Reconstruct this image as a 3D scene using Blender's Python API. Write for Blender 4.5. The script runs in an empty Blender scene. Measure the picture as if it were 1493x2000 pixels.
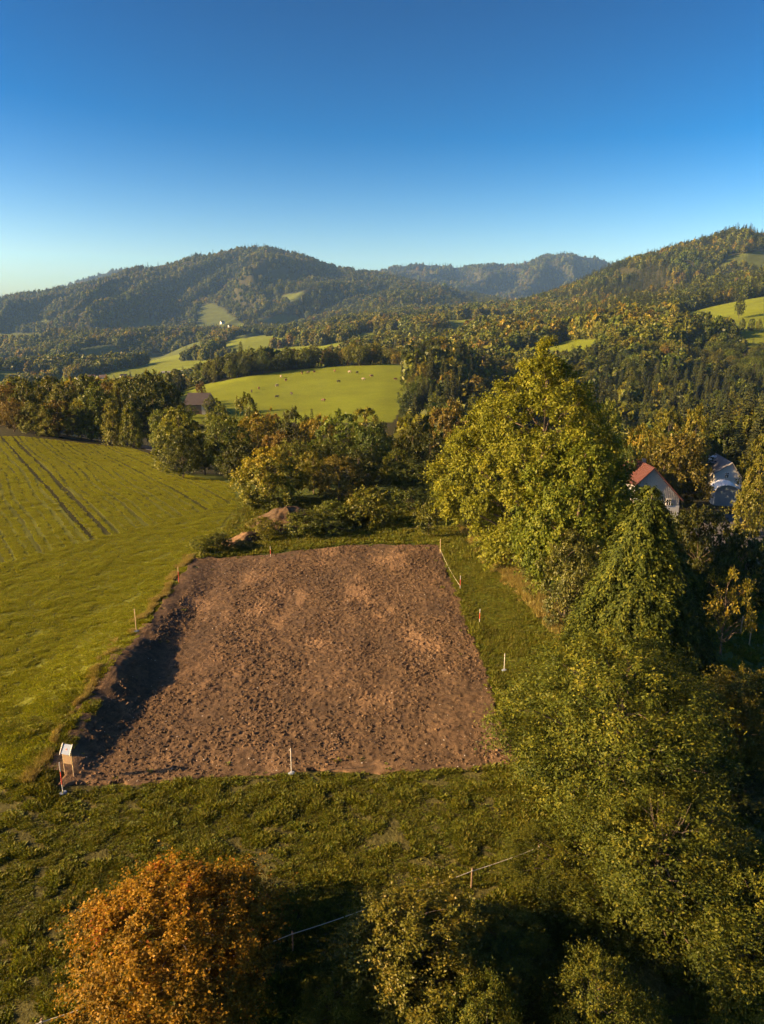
import bpy, bmesh, math, random
import numpy as np
from mathutils import Vector

random.seed(7)
RNG = np.random.default_rng(7)
SC = bpy.context.scene
COL = SC.collection

# ------------------------------------------------------------------ camera, sky, sun, exposure
CAMH = 24.0
PITCH = math.radians(14.9)
FPX = 1428.15                       # focal length in photo pixels (70 degrees over 2000 px)
cam_d = bpy.data.cameras.new('camera')
cam_d.sensor_fit = 'VERTICAL'
cam_d.angle = math.radians(70)
cam_d.clip_start = 0.5
cam_d.clip_end = 40000
cam = bpy.data.objects.new('camera', cam_d)
cam.location = (0, 0, CAMH)
cam.rotation_euler = (math.pi / 2 - PITCH, 0, 0)
COL.objects.link(cam)
SC.camera = cam

SUN_EL = math.radians(19.0)
SUN_AZ = math.radians(-99.0)       # measured from +Y towards +X: left of the view, a little behind
w = bpy.data.worlds.new('World')
SC.world = w
w.use_nodes = True
wn = w.node_tree
for n in list(wn.nodes):
    wn.nodes.remove(n)
sky = wn.nodes.new('ShaderNodeTexSky')
sky.sky_type = 'NISHITA'
sky.sun_disc = False
sky.sun_elevation = SUN_EL
sky.sun_rotation = SUN_AZ
sky.altitude = 600
sky.air_density = 1.0
sky.dust_density = 1.6
sky.ozone_density = 2.0
hs = wn.nodes.new('ShaderNodeHueSaturation')
hs.inputs['Saturation'].default_value = 1.75
hs.inputs['Hue'].default_value = 0.513
hs.inputs['Value'].default_value = 0.36
bg = wn.nodes.new('ShaderNodeBackground')
bg.inputs['Strength'].default_value = 0.05
wo = wn.nodes.new('ShaderNodeOutputWorld')
bw = wn.nodes.new('ShaderNodeRGBToBW')                  # a steeper brightness gradient, same hues
pw = wn.nodes.new('ShaderNodeMath'); pw.operation = 'POWER'; pw.inputs[1].default_value = 0.85
vm = wn.nodes.new('ShaderNodeVectorMath'); vm.operation = 'SCALE'
wn.links.new(sky.outputs[0], bw.inputs[0])
wn.links.new(bw.outputs[0], pw.inputs[0])
wn.links.new(sky.outputs[0], vm.inputs[0])
wn.links.new(pw.outputs[0], vm.inputs['Scale'])
wn.links.new(vm.outputs[0], hs.inputs['Color'])
wn.links.new(hs.outputs[0], bg.inputs['Color'])
wn.links.new(bg.outputs[0], wo.inputs['Surface'])

sun_d = bpy.data.lights.new('sun', 'SUN')
sun_d.energy = 5.0
sun_d.angle = math.radians(0.5)
sun_d.color = (1.0, 0.63, 0.28)
sun = bpy.data.objects.new('sun', sun_d)
to_sun = Vector((math.sin(SUN_AZ) * math.cos(SUN_EL), math.cos(SUN_AZ) * math.cos(SUN_EL), math.sin(SUN_EL)))
sun.rotation_euler = to_sun.to_track_quat('Z', 'Y').to_euler()
sun.location = (-60, -10, 60)
COL.objects.link(sun)

SC.view_settings.view_transform = 'Standard'
SC.view_settings.look = 'None'
SC.view_settings.gamma = 1.0
SC.view_settings.use_curve_mapping = False
SC.view_settings.exposure = 1.92
SC.render.engine = 'CYCLES'
cy = SC.cycles
cy.max_bounces = 5
cy.diffuse_bounces = 3
cy.glossy_bounces = 1
cy.transmission_bounces = 3
cy.volume_bounces = 0
cy.caustics_reflective = False
cy.caustics_refractive = False
cy.use_denoising = True
cy.use_adaptive_sampling = True
cy.adaptive_threshold = 0.015

# ------------------------------------------------------------------ maths helpers
def sstep(a, b, x):
    t = np.clip((np.asarray(x, float) - a) / (b - a), 0, 1)
    return t * t * (3 - 2 * t)

def _hash(i, j, seed):
    n = (i.astype(np.int64) * 374761393 + j.astype(np.int64) * 668265263 + seed * 1442695041) & 0xFFFFFFFF
    n = ((n ^ (n >> 13)) * 1274126177) & 0xFFFFFFFF
    n = (n ^ (n >> 16)) & 0xFFFFFFFF
    return n / 4294967295.0

def vnoise(x, y, seed=0):
    x = np.asarray(x, float); y = np.asarray(y, float)
    xi = np.floor(x); yi = np.floor(y)
    fx = x - xi; fy = y - yi
    fx = fx * fx * fx * (fx * (fx * 6 - 15) + 10); fy = fy * fy * fy * (fy * (fy * 6 - 15) + 10)
    a = _hash(xi, yi, seed); b = _hash(xi + 1, yi, seed)
    c = _hash(xi, yi + 1, seed); d = _hash(xi + 1, yi + 1, seed)
    return (a + (b - a) * fx) * (1 - fy) + (c + (d - c) * fx) * fy      # 0..1

def fbm(x, y, seed=0, oct=4):
    t = 0; a = 0.5; n = 0
    for o in range(oct):
        t = t + a * (vnoise(x * 2 ** o + 13.7 * o, y * 2 ** o - 7.1 * o, seed + o) * 2 - 1)
        n += a; a *= 0.5
    return t / n                                                        # -1..1

def px_s(px, py=700.0):                 # column of the photo -> x / y of the world
    yc = (1000 - py) / FPX
    return ((np.asarray(px, float) - 746.5) / FPX) / (math.cos(PITCH) + yc * math.sin(PITCH))

def z_at(py, D):                        # height of a point seen at row py at forward distance D
    return CAMH + D * np.tan(np.arctan((1000 - np.asarray(py, float)) / FPX) - PITCH)

def to_px(x, y, z):
    c, s = math.cos(PITCH), math.sin(PITCH)
    zz = z - CAMH
    dep = y * c - zz * s
    up = y * s + zz * c
    return 746.5 + FPX * x / dep, 1000 - FPX * up / dep

# ------------------------------------------------------------------ the shape of the land
TX = np.array([-900, -300, 0, 250, 500, 750, 1000, 1250, 1493, 1800, 2600], float)
TS = px_s(TX)
TAB = [
 (60,   [0, 0, 0, 0, 0, 0, -2, -6, -7, -7, -7]),
 (100,  [0, 0, 0, 0, 0, -0.5, -2.5, -6.5, -8, -8, -8]),
 (125,  [0, 0, -0.2, -1.2, -2.5, -3, -5, -8.5, -9, -9, -9]),
 (160,  [0, 0, -0.6, -3.5, -8, -10, -11, -13, -13, -12, -12]),
 (230,  [-8, -8, -9, -14, -19, -21, -24, -25, -23, -20, -20]),
 (300,  [-16, -16, -16, -14.5, -16, -13.5, -27, -31, -28, -24, -20]),
 (380,  [-30, -30, -29, -19, -11, -7.5, -24, -25, -22, -18, -14]),
 (450,  [-40, -40, -40, -27, -6.4, -3.0, -20, -15, -13, -8, -4]),
 (520,  [-48, -48, -48, -38, -20, -13, -15.5, -3, 1, 8, 14]),
 (600,  [-55, -55, -55, -47, -34, -19, -9.6, 8, 18, 28, 36]),
 (720,  [-64, -64, -64, -56, -42, -23, 0.5, 16, 41, 52, 60]),
 (1000, [-62, -62, -62, -48, -31, -9, 6, 28, 55, 70, 80]),
 (1400, [-84, -84, -84, -64, -18, 8, 22, 50, 80, 100, 110]),
 (1900, [-110, -110, -110, -80, -14, 16, 45, 110, 160, 200, 210]),
 (2400, [-90, -90, -88, -42, -10, 30, 50, 100, 150, 190, 200]),
 (3000, [-30, -30, -10, 55, 110, 80, 75, 95, 140, 170, 180]),
 (3600, [0, 0, 20, 80, 120, 90, 75, 95, 140, 170, 180]),
 (5000, [0, 0, 20, 60, 90, 100, 110, 120, 160, 170, 180]),
 (7000, [0, 0, 20, 60, 90, 100, 110, 120, 160, 170, 180]),
 (14000, [-300] * 11),
]
TD = np.array([r[0] for r in TAB], float)
TZ = np.array([r[1] for r in TAB], float)
_mid = np.where((TD >= 300) & (TD <= 450), TZ[:, 5] - 0.5, 0.5 * (TZ[:, 5] + TZ[:, 6]))      # the pasture runs on to the ravine wood
TZ = np.insert(TZ, 6, _mid, axis=1); TS = np.insert(TS, 6, px_s(845))

def _pchip_rows(sv, Dv):
    # smooth (Catmull-Rom style) in log distance, smoothstep-linear across columns
    L = np.log(np.clip(Dv, 60, 13999)); LT = np.log(TD)
    j = np.clip(np.searchsorted(LT, L, side='right') - 1, 0, len(TD) - 2)
    i = np.clip(np.searchsorted(TS, sv, side='right') - 1, 0, len(TS) - 2)
    u = np.clip((sv - TS[i]) / (TS[i + 1] - TS[i]), 0, 1)
    slope = np.zeros_like(TZ)
    d = np.diff(TZ, axis=0) / np.diff(LT)[:, None]
    slope[1:-1] = np.where(d[1:] * d[:-1] > 0, 2 * d[1:] * d[:-1] / (d[1:] + d[:-1] + 1e-9), 0)
    def row(ii):
        h = LT[j + 1] - LT[j]
        t = (L - LT[j]) / h
        a, b = TZ[j, ii], TZ[j + 1, ii]
        m0, m1 = slope[j, ii] * h, slope[j + 1, ii] * h
        return (2*t**3-3*t**2+1)*a + (t**3-2*t**2+t)*m0 + (-2*t**3+3*t**2)*b + (t**3-t**2)*m1
    uu = u * u * (3 - 2 * u) * 0.6 + u * 0.4
    return row(i) * (1 - uu) + row(i + 1) * uu

# mountain crests: (forward distance, front width, back width, [(photo column, photo row)...])
RIDGES = [
 (3650, 1500, 900, [(-900, 640), (-300, 610), (-100, 594), (0, 583), (60, 572), (130, 560), (200, 546), (260, 526), (330, 511), (400, 497), (440, 490), (485, 478), (530, 475),
                    (565, 483), (600, 495), (640, 515), (690, 525), (740, 533), (800, 545), (860, 561), (930, 576), (1000, 592), (1100, 625), (1400, 690)]),
 (5700, 1500, 1200, [(400, 600), (600, 560), (690, 541), (740, 528), (780, 516), (820, 511), (860, 514), (885, 519), (930, 513), (980, 516), (1010, 511), (1045, 497),
                     (1075, 492), (1110, 494), (1150, 499), (1182, 512), (1230, 535), (1300, 560), (1600, 620)]),
 (6800, 1500, 1200, [(-500, 620), (0, 600), (100, 572), (140, 556), (175, 543), (215, 532), (255, 521), (300, 524), (400, 545), (600, 600)]),
 (1230, 330, 300, [(700, 700), (850, 650), (950, 630), (1050, 607), (1120, 592), (1200, 578), (1280, 560), (1350, 545), (1420, 532), (1493, 520), (1800, 490), (2600, 500)]),
 (1950, 560, 700, [(900, 640), (960, 608), (1000, 594), (1060, 572), (1110, 553), (1160, 533), (1200, 513), (1240, 497), (1280, 487), (1320, 476), (1350, 469),
                   (1380, 462), (1410, 452), (1432, 447), (1450, 456), (1470, 462), (1493, 461), (1600, 450), (1900, 440), (2600, 470)]),
]

def land_far(x, y):
    D = np.maximum(y, 30.0)
    s = x / D
    base = _pchip_rows(s, D)
    rough = sstep(200, 900, D)
    base = base + rough * (fbm(x / 190, y / 190, 11, 3) * 5.0) + sstep(900, 2200, D) * fbm(x / 420, y / 700, 21, 4) * 16
    z = base
    pxc = s * 1.018 * FPX + 746.5
    for k, (Dc, wf, wb, pts) in enumerate(RIDGES):
        cx = np.array([p[0] for p in pts], float); cyy = np.array([p[1] for p in pts], float)
        crest = z_at(np.interp(pxc, cx, cyy), Dc)
        dc = Dc * (1 + 0.03 * fbm(s * 7, s * 0 + k, 40 + k, 2))
        crest = CAMH + (crest - CAMH) * dc / Dc - 15.0          # the wood on the crest stands higher
        t = np.where(D < dc, (dc - D) / wf, (D - dc) / wb)
        # spurs run down from the crest towards the viewer
        warp = fbm(x / 500, y / 500, 60 + k, 2) * 180
        sp = 1 - np.abs(fbm((x + warp - 0.25 * (y - Dc)) / (260 + 60 * k), y / 1500, 70 + k, 3)) * 2
        prof = np.clip(1 - t, 0, 1)
        prof = prof ** 1.25
        amp = (0.8 * np.clip(t * 2.2, 0, 1)) * np.clip(crest - base, 0, None)
        rid = base + (crest - base) * prof + (sp - 0.62) * amp * np.clip(prof * 3, 0, 1)
        rid = rid + np.clip(t * 4, 0, 1) * fbm(x / 140, y / 140, 90 + k, 3) * 13 * np.clip(prof * 3, 0, 1)
        z = np.where(crest > base, np.maximum(z, rid), z)
    return z

PLX = lambda y: np.interp(y, [30, 34, 45, 71.5, 76], [-17.2, -17.3, -17.4, -18.2, -18.4])    # the plot's edges
PRX = lambda y: np.interp(y, [30, 36, 77, 84], [8.1, 7.8, 6.3, 6.1])
PNY = lambda x: np.interp(x, [-18, -16, -5, 7], [33.2, 33.5, 34.8, 35.4])
PFY = lambda x: np.interp(x, [-19, -17.5, -11, -4, 7], [71.3, 71.8, 73.4, 76.0, 76.6])
BANK = lambda y: np.interp(y, [29, 32, 35, 38, 44, 47, 51, 58, 66, 73, 78], [0.05, 0.12, 0.55, 0.9, 1.2, 1.15, 0.75, 0.5, 0.36, 0.22, 0.05])

FEN_A = np.array([-11.6, 19.6]); FEN_B = np.array([5.2, 27.2])
FEN_T = (FEN_B - FEN_A) / np.linalg.norm(FEN_B - FEN_A)
FEN_N = np.array([FEN_T[1], -FEN_T[0]])                                  # towards the camera

def land_near(x, y):
    z = 0.12 * fbm(x / 9, y / 9, 3, 3) + 0.05 * fbm(x / 1.7, y / 1.7, 5, 3)
    z = z - 7.0 * sstep(15, 42, x + 0.12 * (50 - y)) * sstep(18, 40, y + 0.4 * x)
    dn = (x - FEN_A[0]) * FEN_N[0] + (y - FEN_A[1]) * FEN_N[1]
    z = z - 2.6 * sstep(0.8, 6.5, dn) - 1.2 * sstep(6, 16, dn)
    e = PLX(y) - x                                                       # > 0 left of the plot
    prof = sstep(-2.4, 0.8, e) * (1 - 0.8 * sstep(1.0, 7.5, e))
    z = z + BANK(y) * prof * (1 + 0.28 * fbm(y / 1.6, x / 3, 8, 3))
    z = z + 0.25 * sstep(12, 60, -x - 20)
    return z

def land0(x, y):
    x = np.asarray(x, float); y = np.asarray(y, float)
    t = sstep(92, 126, y)
    zn = land_near(x, y)
    zf = land_far(x, np.maximum(y, 60.0))
    return zn * (1 - t) + zf * t

def inplot(x, y):
    return np.minimum(np.minimum(x - PLX(y), PRX(y) - x), np.minimum(y - PNY(x), PFY(x) - y))

def land(x, y):
    z = land0(x, y)
    return z - 0.45 * sstep(0.1, 0.9, inplot(np.asarray(x, float), np.asarray(y, float)))

def lz(x, y):
    return float(land0(np.array([x]), np.array([y]))[0])

def hit(px, py):                        # where the line of sight through a photo pixel meets the land
    yc = (1000 - py) / FPX
    tanv = math.tan(math.atan(yc) - PITCH)
    s = px_s(px, py)
    Ds = np.exp(np.linspace(math.log(16), math.log(9000), 3000))
    zr = CAMH + Ds * tanv
    zl = land0(s * Ds, Ds)
    k = np.argmax(zr <= zl)
    D = float(Ds[k])
    return s * D, D, lz(s * D, D)

# ------------------------------------------------------------------ node and mesh helpers
def mat(name, build):
    m = bpy.data.materials.new(name)
    m.use_nodes = True
    nt = m.node_tree
    for n in list(nt.nodes):
        nt.nodes.remove(n)
    out = nt.nodes.new('ShaderNodeOutputMaterial')
    def N(t, **kw):
        n = nt.nodes.new(t)
        for k, v in kw.items():
            if k.startswith('i_'):
                n.inputs[k[2:].replace('_', ' ')].default_value = v
            else:
                setattr(n, k, v)
        return n
    def L(a, b):
        nt.links.new(a, b)
    sh = build(N, L, out)
    if sh is not None:
        nt.links.new(sh, out.inputs['Surface'])
    return m

def mixc(N, L, fac, a, b, mode='MIX'):
    m = N('ShaderNodeMix', data_type='RGBA', blend_type=mode)
    for sock, v in ((m.inputs[0], fac), (m.inputs[6], a), (m.inputs[7], b)):
        if isinstance(v, (int, float)):
            sock.default_value = v
        elif isinstance(v, tuple):
            sock.default_value = (*v, 1) if len(v) == 3 else v
        else:
            L(v, sock)
    return m.outputs[2]

def mth(N, L, op, a, b=None, c=None, clamp=False):
    m = N('ShaderNodeMath', operation=op, use_clamp=clamp)
    for k, v in enumerate((a, b, c)):
        if v is None:
            continue
        if isinstance(v, (int, float)):
            m.inputs[k].default_value = v
        else:
            L(v, m.inputs[k])
    return m.outputs[0]

def noise_n(N, L, vec, scale, detail=3, rough=0.55, out='Fac'):
    n = N('ShaderNodeTexNoise')
    n.inputs['Scale'].default_value = scale
    n.inputs['Detail'].default_value = detail
    n.inputs['Roughness'].default_value = rough
    if vec is not None:
        L(vec, n.inputs['Vector'])
    return n.outputs[out]

def ramp(N, L, fac, stops):
    r = N('ShaderNodeValToRGB')
    el = r.color_ramp.elements
    while len(el) < len(stops):
        el.new(0.5)
    for e, (p, c) in zip(el, stops):
        e.position = p
        e.color = (*c, 1)
    L(fac, r.inputs[0])
    return r.outputs[0]

def plain(name, col, rough=0.7, var=0.15, scale=6.0, bump=0.0, metallic=0.0):
    def b(N, L, out):
        tc = N('ShaderNodeTexCoord').outputs['Object']
        f = noise_n(N, L, tc, scale, 4)
        c = mixc(N, L, f, tuple(v * (1 - var) for v in col), tuple(min(1, v * (1 + var)) for v in col))
        p = N('ShaderNodeBsdfPrincipled')
        L(c, p.inputs['Base Color'])
        p.inputs['Roughness'].default_value = rough
        p.inputs['Metallic'].default_value = metallic
        if bump:
            bp = N('ShaderNodeBump'); bp.inputs['Strength'].default_value = bump
            L(f, bp.inputs['Height']); L(bp.outputs[0], p.inputs['Normal'])
        return p.outputs[0]
    return mat(name, b)

def mesh_np(name, V, F, material=None, smooth=False, attrs=None):
    """V (n,3); F list of arrays of equal-length faces"""
    me = bpy.data.meshes.new(name)
    V = np.asarray(V, np.float32)
    if not isinstance(F, list):
        F = [F]
    F = [np.asarray(f, np.int32) for f in F if len(f)]
    loops = np.concatenate([f.ravel() for f in F]) if F else np.zeros(0, np.int32)
    tot = np.concatenate([np.full(len(f), f.shape[1], np.int32) for f in F]) if F else np.zeros(0, np.int32)
    start = np.concatenate([[0], np.cumsum(tot)[:-1]]).astype(np.int32) if len(tot) else tot
    me.vertices.add(len(V)); me.vertices.foreach_set('co', V.ravel())
    if len(tot):
        me.loops.add(len(loops)); me.loops.foreach_set('vertex_index', loops)
        me.polygons.add(len(tot)); me.polygons.foreach_set('loop_start', start)
        try:
            me.polygons.foreach_set('loop_total', tot)
        except Exception:
            pass
        if smooth:
            me.polygons.foreach_set('use_smooth', np.ones(len(tot), bool))
    for k, (kind, dom, data) in (attrs or {}).items():
        a = me.attributes.new(k, kind, dom)
        if kind == 'FLOAT':
            a.data.foreach_set('value', np.asarray(data, np.float32).ravel())
        elif kind == 'FLOAT_VECTOR':
            a.data.foreach_set('vector', np.asarray(data, np.float32).ravel())
        else:
            a.data.foreach_set('color', np.asarray(data, np.float32).ravel())
    me.update(calc_edges=True)
    if material:
        me.materials.append(material)
    return me

def link(name, me, parent=None, loc=None):
    o = bpy.data.objects.new(name, me)
    COL.objects.link(o)
    if parent is not None:
        o.parent = parent
    if loc is not None:
        o.location = loc
    return o

def tag(o, label=None, cat=None, group=None, kind=None):
    if label: o['label'] = label
    if cat: o['category'] = cat
    if group: o['group'] = group
    if kind: o['kind'] = kind
    return o

def empty(name, loc, rz=0.0, label=None, cat=None, group=None):
    o = bpy.data.objects.new(name, None)
    o.empty_display_size = 0.3
    o.location = loc
    o.rotation_euler = (0, 0, rz)
    COL.objects.link(o)
    return tag(o, label, cat, group)

class MB:
    """collects boxes, bars and polygons into one mesh"""
    def __init__(self):
        self.v = []; self.f = []
    def poly(self, pts, faces):
        b = len(self.v)
        self.v += [tuple(p) for p in pts]
        self.f += [tuple(b + i for i in f) for f in faces]
        return self
    def box(self, x0, x1, y0, y1, z0, z1):
        return self.poly([(x0,y0,z0),(x1,y0,z0),(x1,y1,z0),(x0,y1,z0),(x0,y0,z1),(x1,y0,z1),(x1,y1,z1),(x0,y1,z1)],
                         [(0,3,2,1),(4,5,6,7),(0,1,5,4),(1,2,6,5),(2,3,7,6),(3,0,4,7)])
    def tube(self, pts, rad, n=6, cap=True):
        V, F = tube_np([(np.array(pts, float), np.array(rad, float) if np.ndim(rad) else np.full(len(pts), rad))], n)
        b = len(self.v)
        self.v += [tuple(p) for p in V]
        self.f += [tuple(int(b + i) for i in f) for f in F]
        if cap:
            m = len(V)
            self.f.append(tuple(b + i for i in range(n))[::-1])
            self.f.append(tuple(b + m - n + i for i in range(n)))
        return self
    def build(self, name, material, parent=None, loc=None, smooth=False):
        me = bpy.data.meshes.new(name)
        me.from_pydata(self.v, [], self.f)
        me.validate()
        if smooth:
            for p in me.polygons:
                p.use_smooth = True
        me.materials.append(material)
        return link(name, me, parent, loc)

def norm(a):
    return a / (np.linalg.norm(a, axis=-1, keepdims=True) + 1e-9)

def tube_np(lines, n=5):
    VV = []; FF = []; b = 0
    ang = np.linspace(0, 2 * math.pi, n, endpoint=False)
    for P, R in lines:
        T = norm(np.gradient(P, axis=0))
        ref = np.where(np.abs(T[:, 2:3]) > 0.9, np.array([[1., 0, 0]]), np.array([[0, 0, 1.]]))
        A = norm(np.cross(T, ref)); B = np.cross(T, A)
        ring = P[:, None, :] + R[:, None, None] * (A[:, None, :] * np.cos(ang)[None, :, None] + B[:, None, :] * np.sin(ang)[None, :, None])
        VV.append(ring.reshape(-1, 3))
        m = len(P)
        i = np.arange(m - 1)[:, None] * n; k = np.arange(n)[None, :]; k2 = (k + 1) % n
        FF.append(np.stack([b + i + k, b + i + k2, b + i + n + k2, b + i + n + k], -1).reshape(-1, 4))
        b += m * n
    return np.concatenate(VV), np.concatenate(FF)

# ------------------------------------------------------------------ materials of the land
FROW = np.array([-0.538, 0.843])        # direction of the sown rows; the headland is worked the other way
HROW = np.array([0.592, 0.806])

def land_mat():
    def b(N, L, out):
        geo = N('ShaderNodeNewGeometry').outputs['Position']
        col = N('ShaderNodeAttribute', attribute_name='col').outputs['Color']
        rowm = N('ShaderNodeAttribute', attribute_name='rows').outputs['Fac']
        head = N('ShaderNodeAttribute', attribute_name='head').outputs['Fac']
        n1 = noise_n(N, L, geo, 0.05, 5, 0.6)
        n2 = noise_n(N, L, geo, 1.1, 5, 0.65)
        n3 = noise_n(N, L, geo, 5.0, 3, 0.6)
        f = mth(N, L, 'ADD', mth(N, L, 'MULTIPLY', n1, 0.7), mth(N, L, 'ADD', mth(N, L, 'MULTIPLY', n2, 0.6), mth(N, L, 'MULTIPLY', n3, 0.35)))
        fac = N('ShaderNodeMapRange'); L(f, fac.inputs[0])
        for k, v in ((1, 0.45), (2, 1.2), (3, 0.55), (4, 1.45)):
            fac.inputs[k].default_value = v
        gcol = N('ShaderNodeCombineXYZ')
        for k in range(3):
            L(fac.outputs[0], gcol.inputs[k])
        c = mixc(N, L, 1.0, col, gcol.outputs[0], 'MULTIPLY')
        # dry straw tone patches
        c = mixc(N, L, mth(N, L, 'MULTIPLY', sm(N, L, n2, 0.52, 0.72), 0.35), c, (0.17, 0.125, 0.035))
        # sown rows: green lines with soil between
        def rows(dirv, pitch, warp):
            perp = (-dirv[1], dirv[0], 0)
            d = N('ShaderNodeVectorMath', operation='DOT_PRODUCT'); L(geo, d.inputs[0]); d.inputs[1].default_value = perp
            u = mth(N, L, 'ADD', d.outputs['Value'], mth(N, L, 'MULTIPLY', n2, warp))
            return mth(N, L, 'SINE', mth(N, L, 'MULTIPLY', u, 2 * math.pi / pitch)), d.outputs['Value']
        r1, u1 = rows(FROW, 0.95, 0.18)
        r1b, _ = rows(FROW, 3.1, 0.8)
        r2, u2 = rows(HROW, 0.8, 0.5)
        r2b, _ = rows(HROW, 2.7, 1.2)
        ra = mth(N, L, 'ADD', mth(N, L, 'MULTIPLY', r1, 0.6), mth(N, L, 'MULTIPLY', r1b, 0.5))
        rb = mth(N, L, 'ADD', mth(N, L, 'MULTIPLY', r2, 0.5), mth(N, L, 'MULTIPLY', r2b, 0.55))
        rr = N('ShaderNodeMix'); L(head, rr.inputs[0]); L(ra, rr.inputs[2]); L(rb, rr.inputs[3])
        soil = sm(N, L, mth(N, L, 'ADD', rr.outputs[0], mth(N, L, 'MULTIPLY', mth(N, L, 'SUBTRACT', n2, 0.5), 1.6)), 0.1, 1.1)
        c = mixc(N, L, mth(N, L, 'MULTIPLY', mth(N, L, 'MULTIPLY', soil, rowm), 0.55), c, (0.045, 0.048, 0.014))
        # wheel tracks of the tractor
        u0 = float(np.dot([-50.6, 108.6], [-FROW[1], FROW[0]]))
        def track(off, wdt):
            d = mth(N, L, 'ABSOLUTE', mth(N, L, 'SUBTRACT', mth(N, L, 'ADD', u1, mth(N, L, 'MULTIPLY', n1, 0.3)), u0 + off + 0.15))
            return mth(N, L, 'SUBTRACT', 1.0, sm(N, L, d, wdt * 0.45, wdt))
        t = mth(N, L, 'MAXIMUM', track(-1.0, 0.5), track(0.95, 0.45))
        t = mth(N, L, 'MAXIMUM', t, mth(N, L, 'MULTIPLY', track(-14.5, 0.4), 0.5))
        t = mth(N, L, 'MAXIMUM', t, mth(N, L, 'MULTIPLY', track(-24.5, 0.5), 0.6))
        t = mth(N, L, 'MULTIPLY', mth(N, L, 'MULTIPLY', t, rowm), mth(N, L, 'SUBTRACT', 1.0, head))
        c = mixc(N, L, mth(N, L, 'MULTIPLY', t, 0.95), c, (0.028, 0.028, 0.008))
        p = N('ShaderNodeBsdfPrincipled'); L(c, p.inputs['Base Color'])
        p.inputs['Roughness'].default_value = 0.95
        p.inputs['Specular IOR Level'].default_value = 0.1
        h = mth(N, L, 'ADD', mth(N, L, 'MULTIPLY', n2, 0.5), mth(N, L, 'MULTIPLY', n3, 0.22))
        h = mth(N, L, 'SUBTRACT', h, mth(N, L, 'MULTIPLY', mth(N, L, 'MULTIPLY', soil, rowm), 0.12))
        h = mth(N, L, 'SUBTRACT', h, mth(N, L, 'MULTIPLY', t, 0.25))
        bp = N('ShaderNodeBump'); bp.inputs['Strength'].default_value = 0.8; bp.inputs['Distance'].default_value = 0.35
        L(h, bp.inputs['Height']); L(bp.outputs[0], p.inputs['Normal'])
        return p.outputs[0]
    return mat('turf and soil', b)

def sm(N, L, v, a, b):
    m = N('ShaderNodeMapRange', interpolation_type='SMOOTHSTEP')
    L(v, m.inputs[0]); m.inputs[1].default_value = a; m.inputs[2].default_value = b
    return m.outputs[0]

def soil_mat():
    def b(N, L, out):
        geo = N('ShaderNodeNewGeometry').outputs['Position']
        mp = N('ShaderNodeMapping'); L(geo, mp.inputs[0]); mp.inputs['Scale'].default_value = (1.3, 0.55, 1)
        big = noise_n(N, L, mp.outputs[0], 0.2, 5, 0.62)
        mid = noise_n(N, L, geo, 2.2, 6, 0.7)
        fin = noise_n(N, L, geo, 11, 4, 0.65)
        c = ramp(N, L, mid, [(0.3, (0.044, 0.028, 0.015)), (0.5, (0.094, 0.059, 0.031)), (0.72, (0.160, 0.098, 0.049))])
        c = mixc(N, L, mth(N, L, 'MULTIPLY', sm(N, L, big, 0.52, 0.64), 0.8), c, (0.215, 0.132, 0.068))
        c = mixc(N, L, mth(N, L, 'MULTIPLY', sm(N, L, big, 0.47, 0.34), 0.45), c, (0.034, 0.024, 0.016))
        c = mixc(N, L, mth(N, L, 'MULTIPLY', sm(N, L, fin, 0.62, 0.75), 0.3), c, (0.20, 0.14, 0.085))
        p = N('ShaderNodeBsdfPrincipled'); L(c, p.inputs['Base Color'])
        p.inputs['Roughness'].default_value = 0.92
        p.inputs['Specular IOR Level'].default_value = 0.2
        bp = N('ShaderNodeBump'); bp.inputs['Strength'].default_value = 0.7; bp.inputs['Distance'].default_value = 0.1
        L(mth(N, L, 'ADD', mth(N, L, 'MULTIPLY', mid, 0.8), mth(N, L, 'MULTIPLY', fin, 0.5)), bp.inputs['Height'])
        L(bp.outputs[0], p.inputs['Normal'])
        return p.outputs[0]
    return mat('turned brown soil', b)

M_LAND = land_mat()
M_SOIL = soil_mat()

# ------------------------------------------------------------------ which ground cover where
HL_A = np.array([-38.4, 69.6]); HL_B = np.array([-20.2, 94.4])

def pip(px, py, poly):
    poly = np.asarray(poly, float)
    c = np.zeros(np.shape(px), bool)
    j = len(poly) - 1
    for i in range(len(poly)):
        xi, yi = poly[i]; xj, yj = poly[j]
        c ^= ((yi > py) != (yj > py)) & (px < (xj - xi) * (py - yi) / (yj - yi + 1e-12) + xi)
        j = i
    return c

# the field's outline on the ground (x, y in metres)
FIELD = [(-120, 150)] + [hit(*p)[:2] for p in [(2, 853), (100, 858), (250, 874), (305, 893), (335, 915), (380, 932), (455, 944), (463, 1000), (430, 1045), (385, 1080)]] \
        + [(-19.3, 72), (-18.3, 55), (-17.6, 44), (-17.3, 34), (-30, 30), (-60, 40), (-140, 90)]
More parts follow.
